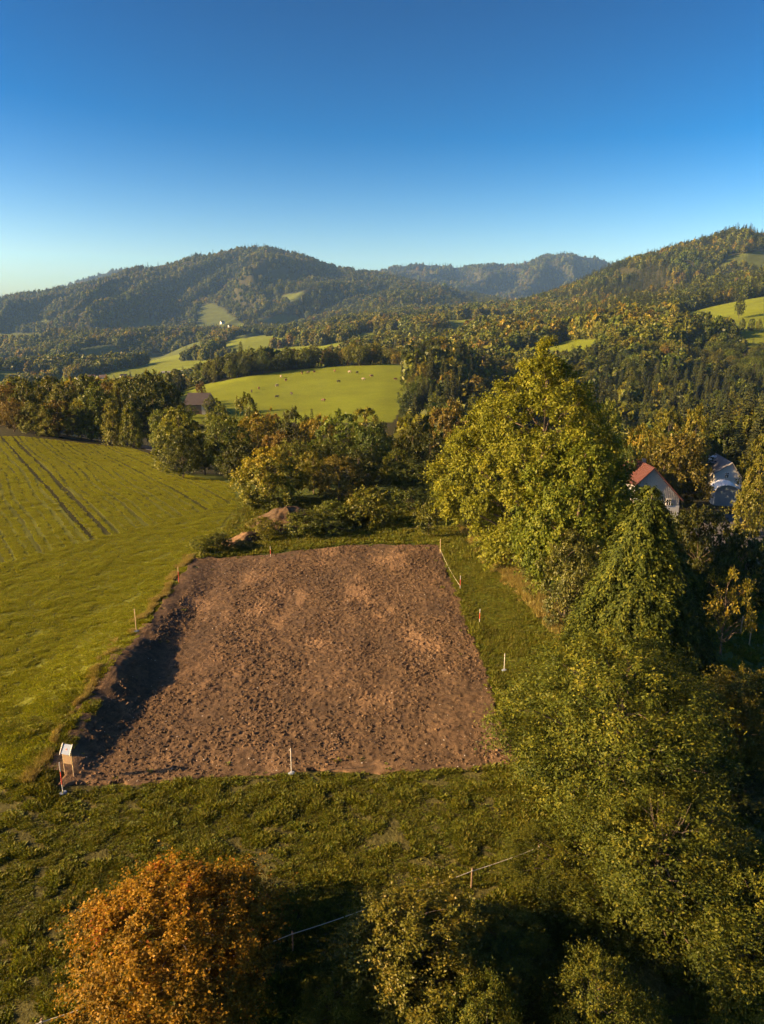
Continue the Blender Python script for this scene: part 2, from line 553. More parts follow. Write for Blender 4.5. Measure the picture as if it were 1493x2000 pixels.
# meadows in the far country: (distance from, to, photo outline)
MEADOWS = [
 (255, 500, [(340, 830), (352, 762), (400, 752), (480, 736), (560, 725), (640, 716), (720, 712), (800, 704), (790, 740), (784, 800), (770, 826)]),
 (500, 900, [(955, 712), (985, 690), (1060, 680), (1110, 664), (1190, 661), (1165, 690), (1150, 712), (1060, 716)]),
 (470, 950, [(1290, 640), (1340, 612), (1400, 598), (1500, 578), (1560, 570), (1560, 690), (1500, 690), (1455, 674), (1415, 652), (1370, 640)]),
 (700, 1500, [(240, 724), (320, 705), (420, 702), (560, 688), (700, 664), (790, 648), (800, 668), (690, 690), (560, 708), (480, 716), (350, 735)]),
 (700, 1500, [(860, 628), (1000, 618), (1050, 628), (960, 640), (880, 650)]),
 (850, 1700, [(-20, 752), (-20, 728), (120, 730), (140, 745)]),
 (1300, 2400, [(1420, 498), (1500, 488), (1500, 512), (1440, 520), (1400, 528), (1420, 510)]),
 (1000, 2000, [(1445, 515), (1500, 505), (1500, 540), (1470, 535)]),
 (2000, 3600, [(380, 660), (385, 615), (400, 592), (425, 596), (470, 628), (500, 650), (470, 668)]),
 (2000, 3600, [(500, 622), (560, 615), (610, 628), (560, 646), (520, 640)]),
 (2000, 3600, [(130, 655), (180, 640), (230, 640), (300, 620), (310, 630), (260, 650), (180, 668), (140, 668)]),
 (2000, 3600, [(215, 650), (270, 634), (310, 628), (330, 640), (280, 655), (230, 662)]),
 (2000, 3600, [(30, 642), (60, 630), (120, 618), (112, 628), (60, 642)]),
 (1900, 3600, [(-20, 690), (-20, 652), (60, 648), (130, 658), (120, 678), (50, 684)]),
 (2500, 3600, [(525, 582), (590, 570), (620, 580), (560, 592)]),
]

def cover(x, y, z):
    """0 = wood, 1 = meadow, for the far country"""
    px, py = to_px(x, y, z)
    wob = 5 * fbm(x / 60, y / 60, 33, 3)
    m = np.zeros(np.shape(x), bool)
    for d0, d1, poly in MEADOWS:
        m |= (y > d0) & (y < d1) & pip(px + wob, py + wob * 0.5, poly)
    # small clearings between the woods of the middle distance
    mid = (y > 620) & (y < 1700) & ((px < 950) | (y < 950)) & (px < 1200) & (fbm(x / 85, y / 130, 35, 3) > -0.06)
    return m | mid

def land_cols(x, y, z):
    n = len(x)
    c = np.zeros((n, 4), np.float32); c[:, 3] = 1
    g = np.array([0.060, 0.080, 0.016])                 # rough grass
    c[:, :3] = g
    fieldm = pip(x, y, FIELD)
    c[fieldm, :3] = (0.092, 0.102, 0.010)
    lane = (x > PRX(y) - 0.5) & (x < np.interp(y, [36, 51, 81, 90], [20, 15.2, 10.6, 10])) & (y > 36) & (y < 90)
    c[lane, :3] = (0.090, 0.110, 0.012)
    fore = (y < 37) & ~fieldm
    c[fore, :3] = (0.066, 0.062, 0.018)
    far = y > 120
    me = cover(x, y, z)
    wood = np.array([0.030, 0.030, 0.012]); mead = np.array([0.122, 0.150, 0.008])
    farc = np.where(me[:, None], mead, wood)
    farc = np.where(((y > 1500) & me)[:, None], np.array([0.070, 0.088, 0.018]), farc)
    sel = far & ~fieldm
    c[sel, :3] = farc[sel]
    rows = fieldm.astype(np.float32)
    t = HL_B - HL_A; t = t / np.linalg.norm(t)
    side = (x - HL_A[0]) * (-t[1]) + (y - HL_A[1]) * t[0]
    head = sstep(1.5, -1.5, side + 1.5 * fbm(x / 12, y / 12, 44, 2))
    return c, rows, np.clip(head, 0, 1), fieldm, me

# ------------------------------------------------------------------ the ground itself
ys = [14.0]
while ys[-1] < 9500:
    ys.append(ys[-1] * (1.0085 if ys[-1] < 900 else 1.0075))
ys = np.array(ys)
sc_f = np.arange(-0.62, 0.6201, 0.0036)
sc_o = np.concatenate([np.linspace(0.64, 1.0, 14), np.linspace(1.1, 1.6, 6)])
sv = np.concatenate([-sc_o[::-1], sc_f, sc_o])
YY, SS = np.meshgrid(ys, sv, indexing='ij')
XX = SS * YY
gx, gy = XX.ravel(), YY.ravel()
gz = land(gx, gy)
gz = np.where(gy > 9300, gz - 200, gz)
gcol, grows, ghead, gfield, gmead = land_cols(gx, gy, gz)
ny, nx = YY.shape
idx = (np.arange(ny - 1)[:, None] * nx + np.arange(nx - 1)[None, :])
quads = np.stack([idx, idx + 1, idx + nx + 1, idx + nx], -1).reshape(-1, 4)
qy = gy[quads].mean(1); qx = gx[quads].mean(1)
q_field = gfield[quads].sum(1) >= 2
qpx, qpy = to_px(qx, qy, gz[quads].mean(1))
q_past = (qy > 250) & (qy < 505) & (gmead[quads].sum(1) >= 2) & (qpx < 830)
q_hill = (qy > 900)
q_lane = (qx > PRX(qy)) & (qx < np.interp(qy, [36, 51, 81, 90], [20, 15.2, 10.6, 10])) & (qy > 36) & (qy < 90)
GV = np.stack([gx, gy, gz], 1)

def land_piece(name, mask, label, cat=None):
    q = quads[mask]
    u, inv = np.unique(q.ravel(), return_inverse=True)
    me = mesh_np(name, GV[u], inv.reshape(-1, 4), M_LAND, True,
                 {'col': ('FLOAT_COLOR', 'POINT', gcol[u]), 'rows': ('FLOAT', 'POINT', grows[u]), 'head': ('FLOAT', 'POINT', ghead[u])})
    o = link(name, me)
    tag(o, label, cat, kind='structure')
    return o

land_piece('field', q_field & ~q_past & ~q_hill, 'sunlit green crop field with tractor tracks and sown rows')
land_piece('pasture', q_past, 'bright green grazed hillside pasture with cows')
land_piece('grass_lane', q_lane & ~q_field, 'mown grass lane between the bare plot and the tall trees')
land_piece('hills', q_hill & ~q_field, 'wooded hills and mountains across the valley under clear sky')
land_piece('ground', ~(q_field | q_past | q_hill | q_lane), 'rough grassy ground around the bare plot and down to the valley')
# the ground goes on under and behind the camera
bx = np.linspace(-56, 56, 57); by = np.concatenate([np.linspace(-60, 0, 13), np.linspace(2, 14, 7)])
BX, BY = np.meshgrid(bx, by)
BX2 = BX.ravel(); BY2 = BY.ravel()
bz = land(BX2, BY2)
bc, br, bh, _, _ = land_cols(BX2, BY2, bz)
nb = len(bx)
bi = (np.arange(len(by) - 1)[:, None] * nb + np.arange(nb - 1)[None, :])
bq = np.stack([bi, bi + 1, bi + nb + 1, bi + nb], -1).reshape(-1, 4)
o = link('ground', mesh_np('ground', np.stack([BX2, BY2, bz], 1), bq, M_LAND, True,
     {'col': ('FLOAT_COLOR', 'POINT', bc), 'rows': ('FLOAT', 'POINT', br * 0), 'head': ('FLOAT', 'POINT', bh)}))
tag(o, 'grassy slope at the near edge, below the viewpoint', kind='structure')

# the bare plot: its own fine sheet of turned earth
def clods(x, y):
    a = 1 - np.abs(fbm(x / 0.40 + 0.8 * fbm(x / 0.9, y / 0.9, 200, 2), y / 0.34, 201, 2))
    b = fbm(x / 0.19, y / 0.21, 203, 2)
    patch = sstep(-0.25, 0.4, fbm(x / 3.6, y / 8.5, 205, 3) + 0.016 * (x + 8) + 0.12)
    h = (a ** 2 - 0.55) * 0.085 + b * 0.075
    smooth = fbm(x / 1.2, y / 1.5, 206, 3) * 0.06
    rut = 0.05 * np.sin((x * 0.25 + y) * 2 * math.pi / 2.6 + 2.5 * fbm(x / 6, y / 6, 207, 2))
    return h * (0.36 + 0.26 * patch) + smooth * 0.6 + rut * 0.0
nu, nv = 360, 500
uu = np.linspace(-0.065, 1.035, nu); vv = np.linspace(-0.02, 1.025, nv)
Vv, Uu = np.meshgrid(vv, uu, indexing='ij')
py_ = 33.2 + Vv * 43.8
sx_l = PLX(py_); sx_r = PRX(py_)
px_ = sx_l + Uu * (sx_r - sx_l)
sx, sy = px_.ravel(), py_.ravel()
edge = inplot(sx, sy) + 0.55 * fbm(sx / 1.3, sy / 1.3, 210, 3)
edge_l = sx - PLX(sy)
edge = np.where((edge_l < 0.9) & (edge_l > -1.15 + 0.5 * fbm(sy / 2.1, sx / 3, 212, 3)) & (sy > 34.4) & (sy < 72), np.maximum(edge, 0.3 + 0.4 * fbm(sx / 0.8, sy / 0.8, 211, 3)), edge)
szz = land0(sx, sy) + clods(sx, sy) * sstep(-0.2, 1.2, edge) + 0.05
szz = szz - 0.5 * sstep(0.12, -0.25, edge)
si = (np.arange(nv - 1)[:, None] * nu + np.arange(nu - 1)[None, :])
sq = np.stack([si, si + 1, si + nu + 1, si + nu], -1).reshape(-1, 4)
keep = (edge[sq] > -0.3).any(1)
o = link('bare_soil', mesh_np('bare_soil', np.stack([sx, sy, szz], 1), sq[keep], M_SOIL, False))
tag(o, 'bare plot of turned brown soil in the middle of the grass', kind='structure')
def soil_z(x, y):
    return land0(x, y) + clods(x, y) + 0.05

# ------------------------------------------------------------------ trees: materials and generators
def leaf_mat(name, stops, trans=0.35, rough=0.5, spec=0.25, hue=0.02, val=0.25):
    """stops: colours along the leaf's own tint (0..1)"""
    def b(N, L, out):
        t = N('ShaderNodeAttribute', attribute_name='tint').outputs['Fac']
        rnd = N('ShaderNodeObjectInfo').outputs['Random']
        c = ramp(N, L, t, stops)
        h = N('ShaderNodeHueSaturation'); L(c, h.inputs['Color'])
        L(mth(N, L, 'ADD', 0.5 - hue, mth(N, L, 'MULTIPLY', rnd, 2 * hue)), h.inputs['Hue'])
        r2 = mth(N, L, 'FRACT', mth(N, L, 'MULTIPLY', rnd, 7.31))
        L(mth(N, L, 'ADD', 1 - val, mth(N, L, 'MULTIPLY', r2, 2 * val)), h.inputs['Value'])
        p = N('ShaderNodeBsdfPrincipled'); L(h.outputs[0], p.inputs['Base Color'])
        p.inputs['Roughness'].default_value = rough
        p.inputs['Specular IOR Level'].default_value = spec
        tr = N('ShaderNodeBsdfTranslucent')
        L(mixc(N, L, 1.0, h.outputs[0], (1.0, 0.95, 0.5), 'MULTIPLY'), tr.inputs['Color'])
        mx = N('ShaderNodeMixShader'); mx.inputs[0].default_value = trans
        L(p.outputs[0], mx.inputs[1]); L(tr.outputs[0], mx.inputs[2])
        return mx.outputs[0]
    return mat(name, b)

M_BARK = plain('grey brown bark', (0.085, 0.062, 0.045), 0.9, 0.4, 5, 0.6)
M_GREEN = leaf_mat('mid green leaves', [(0, (0.048, 0.066, 0.008)), (0.5, (0.095, 0.116, 0.011)), (1, (0.165, 0.165, 0.016))])
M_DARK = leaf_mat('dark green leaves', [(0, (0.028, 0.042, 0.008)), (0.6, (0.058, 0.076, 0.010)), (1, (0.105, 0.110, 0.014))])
M_OLIVE = leaf_mat('olive green autumn leaves', [(0, (0.062, 0.074, 0.008)), (0.5, (0.120, 0.128, 0.011)), (1, (0.200, 0.172, 0.016))])
M_YELLOW = leaf_mat('yellowing leaves', [(0, (0.080, 0.086, 0.008)), (0.45, (0.168, 0.155, 0.012)), (1, (0.32, 0.21, 0.016))])
M_RUST = leaf_mat('russet autumn leaves', [(0, (0.072, 0.058, 0.012)), (0.5, (0.138, 0.104, 0.015)), (1, (0.215, 0.138, 0.020))])
M_MAPLE = leaf_mat('orange maple leaves', [(0, (0.090, 0.078, 0.008)), (0.3, (0.150, 0.090, 0.009)), (0.55, (0.222, 0.124, 0.010)), (0.85, (0.34, 0.190, 0.014)), (1, (0.25, 0.080, 0.012))], 0.4, 0.55, 0.12, 0.0, 0.0)
M_ASH = leaf_mat('ash leaves', [(0, (0.080, 0.092, 0.008)), (0.5, (0.150, 0.158, 0.012)), (1, (0.235, 0.215, 0.018))], 0.35, 0.55, 0.15, 0.006, 0.08)
M_ASH2 = leaf_mat('fresh green leaves', [(0, (0.050, 0.074, 0.008)), (0.5, (0.105, 0.130, 0.011)), (1, (0.20, 0.19, 0.016))], 0.35, 0.55, 0.15, 0.0, 0.0)
M_WALNUT = leaf_mat('walnut leaves', [(0, (0.034, 0.046, 0.007)), (0.5, (0.072, 0.084, 0.009)), (1, (0.165, 0.145, 0.014))], 0.3, 0.55, 0.12, 0.006, 0.1)
M_THUJA = leaf_mat('thuja sprays', [(0, (0.018, 0.028, 0.005)), (0.5, (0.046, 0.060, 0.007)), (1, (0.125, 0.125, 0.012))], 0.12, 0.65, 0.1, 0.0, 0.0)
M_SPRUCE = leaf_mat('spruce needles', [(0, (0.020, 0.030, 0.010)), (0.5, (0.038, 0.048, 0.013)), (1, (0.072, 0.075, 0.018))], 0.1, 0.7)
M_GREY = leaf_mat('grey green leaves', [(0, (0.046, 0.054, 0.013)), (0.5, (0.085, 0.094, 0.018)), (1, (0.150, 0.140, 0.024))])

def leaf_arrays(P, A, Nn, Ln, Wd):
    A = norm(A); B = norm(np.cross(A, Nn)); Nn = np.cross(B, A)
    Ln = Ln[:, None]; Wd = Wd[:, None]
    m = P + A * Ln * 0.45
    V = np.stack([P, m + B * Wd * 0.5 + Nn * Wd * 0.18, P + A * Ln - Nn * Ln * 0.08, m - B * Wd * 0.5 + Nn * Wd * 0.18], 1)
    return V.reshape(-1, 3)

def crown_mesh(name, V, tint, material):
    n = len(V) // 4
    F = np.arange(n * 4).reshape(-1, 4)
    return mesh_np(name, V, F, material, False, {'tint': ('FLOAT', 'POINT', np.repeat(tint, 4))})

def env_shape(kind, t):
    t = np.clip(t, 0, 1)
    if kind == 'round':
        return np.sqrt(np.clip(1 - (2 * t - 0.92) ** 2 * 0.98, 0.02, 1)) ** 0.9
    if kind == 'ovoid':
        return np.clip(np.sin(math.pi * (t * 0.86 + 0.13)) ** 0.75, 0.05, 1)
    if kind == 'pear':                       # wide low, narrowing to a rounded top
        return np.clip((1 - t) ** 0.62 * (0.55 + 0.45 * sstep(0, 0.25, t)) + 0.04, 0.04, 1)
    if kind == 'egg':
        return np.where(t < 0.38, 0.42 + 0.58 * sstep(-0.1, 0.38, t), np.cos(np.clip((t - 0.38) / 0.63, 0, 1) * math.pi / 2) ** 1.05)
    if kind == 'cone':
        return np.clip((1 - t) ** 0.85 + 0.02, 0.02, 1)
    if kind == 'dome':
        return np.sqrt(np.clip(1 - t ** 2.2, 0.02, 1)) * (0.75 + 0.25 * sstep(0, 0.3, t))
    if kind == 'column':
        return np.clip((1 - (2 * t - 0.9) ** 4 * 0.9) * (1 - 0.35 * t), 0.08, 1)
    return np.ones_like(t)

def make_tree(name, seed, H, R, hb, shape, clumps, per, leaf, clump_r, material, aspect=0.55, droop=0.35, inner=0.25,
              trunk_r=None, twigs=9, limbs=26, lobes=0.22, stems=1, tint_mid=0.45, up=0.35, tint_top=0.2, spiky=0.0, align=0.7):
    r = np.random.default_rng(seed)
    # clump centres in the crown's volume, mostly near its skin
    t = r.random(clumps * 3)
    wgt = env_shape(shape, t)
    t = t[r.random(clumps * 3) < wgt / wgt.max()][:clumps]
    n = len(t)
    az = r.random(n) * 2 * math.pi
    ph = r.random(6) * 6.28
    lob = 1 + lobes * (np.sin(az * 3 + ph[0] + t * 4) * 0.6 + np.sin(az * 5 + ph[1] - t * 6) * 0.4 + np.sin(az * 2 + ph[2] + t * 9) * 0.5)
    env = R * env_shape(shape, t) * lob
    rf = np.where(r.random(n) < inner, r.random(n) * 0.65, 1 - 0.32 * r.random(n) ** 1.6)
    C = np.stack([np.cos(az) * env * rf, np.sin(az) * env * rf, hb + t * (H - hb) + r.normal(0, 0.02, n) * H], 1)
    ax = np.zeros((n, 3)); ax[:, 2] = hb + (H - hb) * np.clip(t * 0.75, 0, 1)
    outw = norm(C - ax + np.array([0, 0, 0.001]))
    ctint = np.clip(r.normal(tint_mid, 0.16, n) + tint_top * (t - 0.5), 0, 1)
    cr = clump_r * (0.7 + 0.6 * r.random(n)) * (1 - 0.35 * sstep(0.75, 1, t))
    # twigs
    k = twigs
    ti = np.repeat(np.arange(n), k)
    td = norm(outw[ti] * 0.75 + r.normal(0, 0.62, (n * k, 3)) + np.array([0, 0, up]))
    tl = cr[ti] * (0.65 + 0.75 * r.random(n * k) + spiky * (r.random(n * k) < 0.12))
    # leaves
    m = max(1, per // k)
    li = np.repeat(np.arange(n * k), m)
    nl = len(li)
    s = 0.15 + 0.85 * r.random(nl) ** 0.8
    bend = np.zeros((nl, 3)); bend[:, 2] = -droop * 0.5 * s ** 2 * tl[li]
    P = C[ti[li]] + td[li] * (s * tl[li])[:, None] + bend + r.normal(0, 0.10, (nl, 3)) * cr[ti[li]][:, None]
    A = norm(td[li] * 0.5 + r.normal(0, 0.75, (nl, 3)) + np.array([0, 0, -droop]))
    Nn = norm(r.normal(0, 0.62, (nl, 3)) + outw[ti[li]] * align + norm(P - C[ti[li]]) * align * 0.8 + np.array([0, 0, 0.45]))
    Ln = leaf * (0.65 + 0.7 * r.random(nl)); Wd = Ln * aspect
    tint = np.clip(ctint[ti[li]] + r.normal(0, 0.16, nl), 0, 1)
    P[:, 2] = np.maximum(P[:, 2], 0.05)
    crown = crown_mesh(name + ' crown', leaf_arrays(P, A, Nn, Ln, Wd), tint, material)
    # wood
    tr = trunk_r or H * 0.016
    lines = []
    for q in range(stems):
        off = np.array([0, 0, 0.]) if stems == 1 else np.array([*(r.normal(0, 0.25, 2) * R * 0.25), 0])
        topx = r.normal(0, 0.06, 2) * R + (off[:2] * 3 if stems > 1 else 0)
        zz = np.linspace(-0.5, H * (0.86 if stems == 1 else 0.6), 9)
        f = np.clip(zz / H, 0, 1)
        Pt = np.stack([off[0] + topx[0] * f + 0.012 * H * np.sin(f * 5 + q), off[1] + topx[1] * f + 0.012 * H * np.cos(f * 4 + q), zz], 1)
        Rt = tr * (1 - 0.86 * f) * (1 + 0.45 * np.exp(-np.clip(zz, 0, None) / (0.05 * H))) * (1 if stems == 1 else 0.6)
        lines.append((Pt, Rt))
    sel = r.choice(n, min(limbs, n), replace=False)
    for q in sel:
        c = C[q]
        z0 = np.clip(c[2] - 0.55 * np.hypot(c[0], c[1]) - 0.06 * H, 0.25 * hb + 0.08 * H * r.random(), 0.8 * H)
        st = lines[q % stems][0]
        b0 = np.array([np.interp(z0, st[:, 2], st[:, 0]), np.interp(z0, st[:, 2], st[:, 1]), z0])
        u = np.linspace(0, 1, 6)[:, None]
        Pt = b0 + (c + outw[q] * cr[q] * 0.4 - b0) * u
        Pt[:, 2] += (np.sin(u[:, 0] * math.pi) * 0.10 * np.linalg.norm(c - b0))
        Pt[1:-1] += r.normal(0, 0.02, (4, 3)) * np.linalg.norm(c - b0)
        rb = tr * 0.42 * (1 - 0.75 * np.clip(z0 / H, 0, 1))
        lines.append((Pt, rb * (1 - 0.88 * u[:, 0])))
    V, F = tube_np(lines, 6)
    trunk = mesh_np(name + ' trunk', V, F, M_BARK, True)
    return dict(crown=crown, trunk=trunk, H=float(np.percentile(P[:, 2], 99.6)), R=float(np.percentile(np.hypot(P[:, 0], P[:, 1]), 96.5)))

def make_spruce(name, seed, H, R, material, quality=1.0, hang=0.3):
    r = np.random.default_rng(seed)
    P = []; A = []; Nn = []; Ln = []; Wd = []; T = []
    z = H * 0.06
    lv = 0
    while z < H * 0.985:
        f = z / H
        rad = R * (1 - f) ** 0.8 * (0.82 + 0.36 * r.random())
        nb = max(4, int((5 + 6 * (1 - f)) * quality))
        a0 = r.random() * 6.28
        for b in range(nb):
            a = a0 + b * 6.283 / nb + r.normal(0, 0.14)
            rr = rad * (0.75 + 0.45 * r.random())
            d = np.array([math.cos(a), math.sin(a), 0])
            side = np.array([-d[1], d[0], 0])
            ns = max(3, int(rr / (R * 0.14) * quality) + 2)
            s = (np.arange(ns) + 0.5) / ns
            for q in range(ns):
                pt = d * rr * s[q] + np.array([0, 0, z - hang * rr * s[q] ** 1.3 + 0.10 * rr * s[q] ** 3])
                for sg in (-1, 1):
                    P.append(pt); A.append(d * (0.7 + 0.4 * s[q]) + side * sg * (0.95 - 0.55 * s[q]) + np.array([0, 0, -0.28]) + r.normal(0, 0.12, 3))
                    Nn.append(np.array([0, 0, 1.0]) + d * 0.25 + r.normal(0, 0.28, 3))
                    l = (0.20 * R + 0.30 * rr * (1 - 0.45 * s[q])) * (0.8 + 0.4 * r.random())
                    Ln.append(l); Wd.append(l * 0.5); T.append(np.clip(0.25 + 0.5 * s[q] + r.normal(0, 0.15), 0, 1))
        z += H * (0.030 + 0.018 * (1 - f)) / max(0.55, quality ** 0.5)
        lv += 1
    for q in range(6):
        P.append(np.array([0, 0, H * (0.955 + 0.006 * q)])); A.append(r.normal(0, 0.5, 3) + np.array([0, 0, 0.9])); Nn.append(r.normal(0, 1, 3)); Ln.append(H * 0.035); Wd.append(H * 0.012); T.append(0.5)
    V = leaf_arrays(np.array(P), np.array(A), np.array(Nn), np.array(Ln), np.array(Wd))
    crown = crown_mesh(name + ' crown', V, np.array(T), material)
    zz = np.linspace(-0.5, H * 0.97, 6)
    V, F = tube_np([(np.stack([zz * 0, zz * 0, zz], 1), H * 0.014 * (1 - zz / H * 0.95))], 6)
    trunk = mesh_np(name + ' trunk', V, F, M_BARK, True)
    return dict(crown=crown, trunk=trunk, H=H, R=R)

def plant(proto, name, x, y, H, W, rz, label, cat='tree', group=None, z=None, lean=0.0):
    e = empty(name, (x, y, (lz(x, y) if z is None else z) - 0.05), rz, label, cat, group)
    k = W / (2 * proto['R']); kz = H / proto['H']
    for part in ('trunk', 'crown'):
        o = link(part, proto[part], e)
        o.scale = (k, k, kz)
    return e

def plant_px(proto, name, px, top, D, wpx, label, cat='tree', group=None, rz=None, dz=0.0):
    """a tree whose top shows at (px, top) when it stands D metres ahead"""
    s = px_s(px, top)
    x = s * D
    zt = z_at(top, D)
    zg = lz(x, D) + dz
    H = max(0.8, zt - zg)
    depth = D * math.cos(PITCH) - (zg + H * 0.5 - CAMH) * math.sin(PITCH)
    W = wpx / FPX * depth
    return plant(proto, name, x, D, H, W, random.random() * 6.28 if rz is None else rz, label, cat, group, z=zg)

# prototypes shared by the trees of the middle distance
PB = {}
def proto_set():
    k = 0
    for key, m in (('green', M_GREEN), ('dark', M_DARK), ('olive', M_OLIVE), ('yellow', M_YELLOW), ('rust', M_RUST)):
        shp = ['round', 'ovoid', 'dome']
        PB[key] = []
        for q in range(3 if key in ('green', 'olive') else 2):
            k += 1
            PB[key].append(make_tree(key + ' tree', 100 + k, 10.0, 4.0, 1.2, shp[(k + q) % 3], 150, 63, 0.34, 0.85, m, limbs=16, twigs=7, lobes=0.25, inner=0.15))
    PB['spruce'] = [make_spruce('spruce', 300 + q, 16.0, 3.2, M_SPRUCE, 1.0) for q in range(3)]
    PB['shrub'] = [make_tree('shrub', 400 + q, 3.0, 1.8, 0.1, 'dome', 70, 63, 0.20, 0.55, (M_GREEN, M_DARK, M_OLIVE)[q], limbs=14, twigs=7, stems=4, trunk_r=0.05, spiky=0.5) for q in range(3)]
proto_set()

# ------------------------------------------------------------------ the large trees close by, each its own
T = make_tree('ash', 11, 21.0, 8.2, 0.8, 'egg', 600, 196, 0.265, 1.15, M_ASH, aspect=0.50, droop=0.55, limbs=60, twigs=14, lobes=0.16, inner=0.15, trunk_r=0.42)
plant_px(T, 'broadleaf_tree', 1062, 676, 70, 368, 'tallest green tree, rising in a peak above the hedge beside the grass lane', rz=0.6)
T = make_tree('ash', 12, 14.5, 6.2, 0.4, 'egg', 400, 182, 0.27, 1.05, M_ASH2, aspect=0.55, droop=0.5, limbs=40, twigs=14, lobes=0.2, inner=0.15, trunk_r=0.32)
plant_px(T, 'broadleaf_tree', 1140, 846, 61, 258, 'rounded bright green tree in front of the tallest tree', rz=1.9)
T = make_tree('willow', 13, 7.5, 3.6, 0.2, 'ovoid', 170, 108, 0.22, 0.75, M_GREY, limbs=26, twigs=12, stems=3, lobes=0.25, trunk_r=0.12)
plant_px(T, 'shrub', 1122, 1040, 55, 150, 'greyish olive shrub between the bright round tree and the pointed evergreen', 'shrub')
plant_px(T, 'shrub', 1058, 1020, 65, 105, 'leafy green shrub at the foot of the tallest tree along the lane', 'shrub', rz=4.0)
plant_px(T, 'shrub', 1010, 975, 75, 80, 'leafy shrub at the far end of the tree row by the lane', 'shrub', rz=2.4)

def make_thuja(seed, H, R):
    r = np.random.default_rng(seed)
    n = 7000
    t = 1 - np.sqrt(r.random(n)) * 0.99
    az = r.random(n) * 6.283
    lob = 1 + 0.10 * np.sin(az * 9 + 2.5 * np.sin(t * 7)) + 0.08 * np.sin(az * 4 - 9 * t + 1) + 0.07 * np.sin(az * 17 + 5 * t)
    env = R * np.clip((1 - t) ** 0.78, 0.015, 1) * lob * (0.88 + 0.12 * sstep(0, 0.12, t))
    rf = 1 - 0.30 * r.random(n) ** 1.5
    C = np.stack([np.cos(az) * env * rf, np.sin(az) * env * rf, 0.15 + t * H], 1)
    o = np.stack([np.cos(az), np.sin(az), 0.25 + 0 * az], 1)
    k = 18
    i = np.repeat(np.arange(n), k)
    s = r.random(n * k)
    d = norm(o * 0.65 + np.array([0, 0, -0.75]) + r.normal(0, 0.3, (n, 3)))
    ln = (0.7 + 0.7 * r.random(n)) * (0.55 + 0.45 * (1 - t))
    P = C[i] + d[i] * (s * ln[i])[:, None] + r.normal(0, 0.07, (n * k, 3))
    P[:, 2] -= 0.35 * s ** 2 * ln[i]
    A = norm(d[i] * 0.6 + r.normal(0, 0.45, (n * k, 3)) + np.array([0, 0, -0.65]))
    Nn = norm(o[i] * 1.4 + r.normal(0, 0.4, (n * k, 3)))
    L = 0.22 * (0.7 + 0.6 * r.random(n * k))
    ct = np.clip(r.normal(0.42, 0.16, n), 0, 1)
    P[:, 2] = np.maximum(P[:, 2], 0.05)
    crown = crown_mesh('thuja crown', leaf_arrays(P, A, Nn, L, L * 0.42), np.clip(ct[i] + 0.25 * (s - 0.5) + r.normal(0, 0.12, n * k), 0, 1), M_THUJA)
    zz = np.linspace(-0.5, H * 0.95, 7)
    V, F = tube_np([(np.stack([0.1 * np.sin(zz), zz * 0, zz], 1), 0.28 * (1 - zz / H * 0.95))], 7)
    return dict(crown=crown, trunk=mesh_np('thuja trunk', V, F, M_BARK, True), H=H, R=R)
plant_px(make_thuja(21, 15.0, 4.4), 'conifer_tree', 1274, 944, 47, 276, 'pointed dark evergreen with drooping sprays standing before the red roofed house', rz=0.4)

T = make_tree('walnut', 31, 10.5, 5.6, 0.6, 'dome', 560, 120, 0.19, 0.95, M_WALNUT, aspect=0.42, droop=0.45, limbs=60, twigs=12, lobes=0.2, inner=0.2, trunk_r=0.26, spiky=0.5)
plant_px(T, 'broadleaf_tree', 1222, 1246, 34, 440, 'large loose dark green tree covering the plot\'s near corner', rz=0.9)
T2 = make_tree('walnut', 32, 7.5, 4.2, 0.4, 'dome', 430, 110, 0.16, 0.8, M_WALNUT, aspect=0.45, droop=0.4, limbs=44, twigs=11, lobes=0.25, inner=0.2, trunk_r=0.17, spiky=0.7)
tw = plant_px(T2, 'broadleaf_tree', 1305, 1580, 26.5, 430, 'dark green tree with bare twigs on top below the large loose tree', rz=2.0)
m = MB()
TWH = tw.children[1].scale[2] * T2['H']
for q in range(7):
    a = q * 0.9 + 0.3
    p0 = np.array([0.15 * math.cos(a), 0.15 * math.sin(a), TWH - 1.6]); p1 = p0 + np.array([0.7 * math.cos(a), 0.7 * math.sin(a), 1.9 + 0.3 * math.sin(q * 2.1)])
    mid = (p0 + p1) / 2 + np.array([0.1 * math.sin(q), 0.1 * math.cos(q), 0])
    m.tube([p0, mid, p1], [0.016, 0.011, 0.004], 5)
    m.tube([mid, mid + np.array([0.3 * math.cos(a + 1), 0.3 * math.sin(a + 1), 0.6])], [0.009, 0.003], 5)
m.build('bare_twigs', M_BARK, tw)
plant_px(T2, 'broadleaf_tree', 1108, 1645, 27.5, 262, 'low green tree at the right end of the wire fence', rz=4.4)
T3 = make_tree('hazel', 33, 6.0, 3.2, 0.2, 'dome', 330, 154, 0.13, 0.7, M_OLIVE, aspect=0.6, droop=0.35, limbs=40, twigs=11, stems=3, lobes=0.22, inner=0.2, trunk_r=0.13, spiky=0.5)
plant_px(T3, 'broadleaf_tree', 815, 1775, 22.4, 330, 'yellow green bushy tree in front of the wire fence', rz=0.3)
plant_px(T3, 'broadleaf_tree', 1470, 1320, 38.5, 215, 'olive bushy tree cut off beyond the large loose tree', rz=2.6)
plant_px(T2, 'broadleaf_tree', 1490, 1705, 24.0, 300, 'dark bushy tree in the bottom corner below the bare twigs', rz=5.2)
T4 = make_tree('maple', 34, 8.0, 4.3, 0.9, 'dome', 480, 168, 0.135, 0.72, M_MAPLE, aspect=0.8, droop=0.4, limbs=50, twigs=12, lobes=0.20, inner=0.15, trunk_r=0.17, tint_mid=0.46, tint_top=0.3, spiky=1.3)
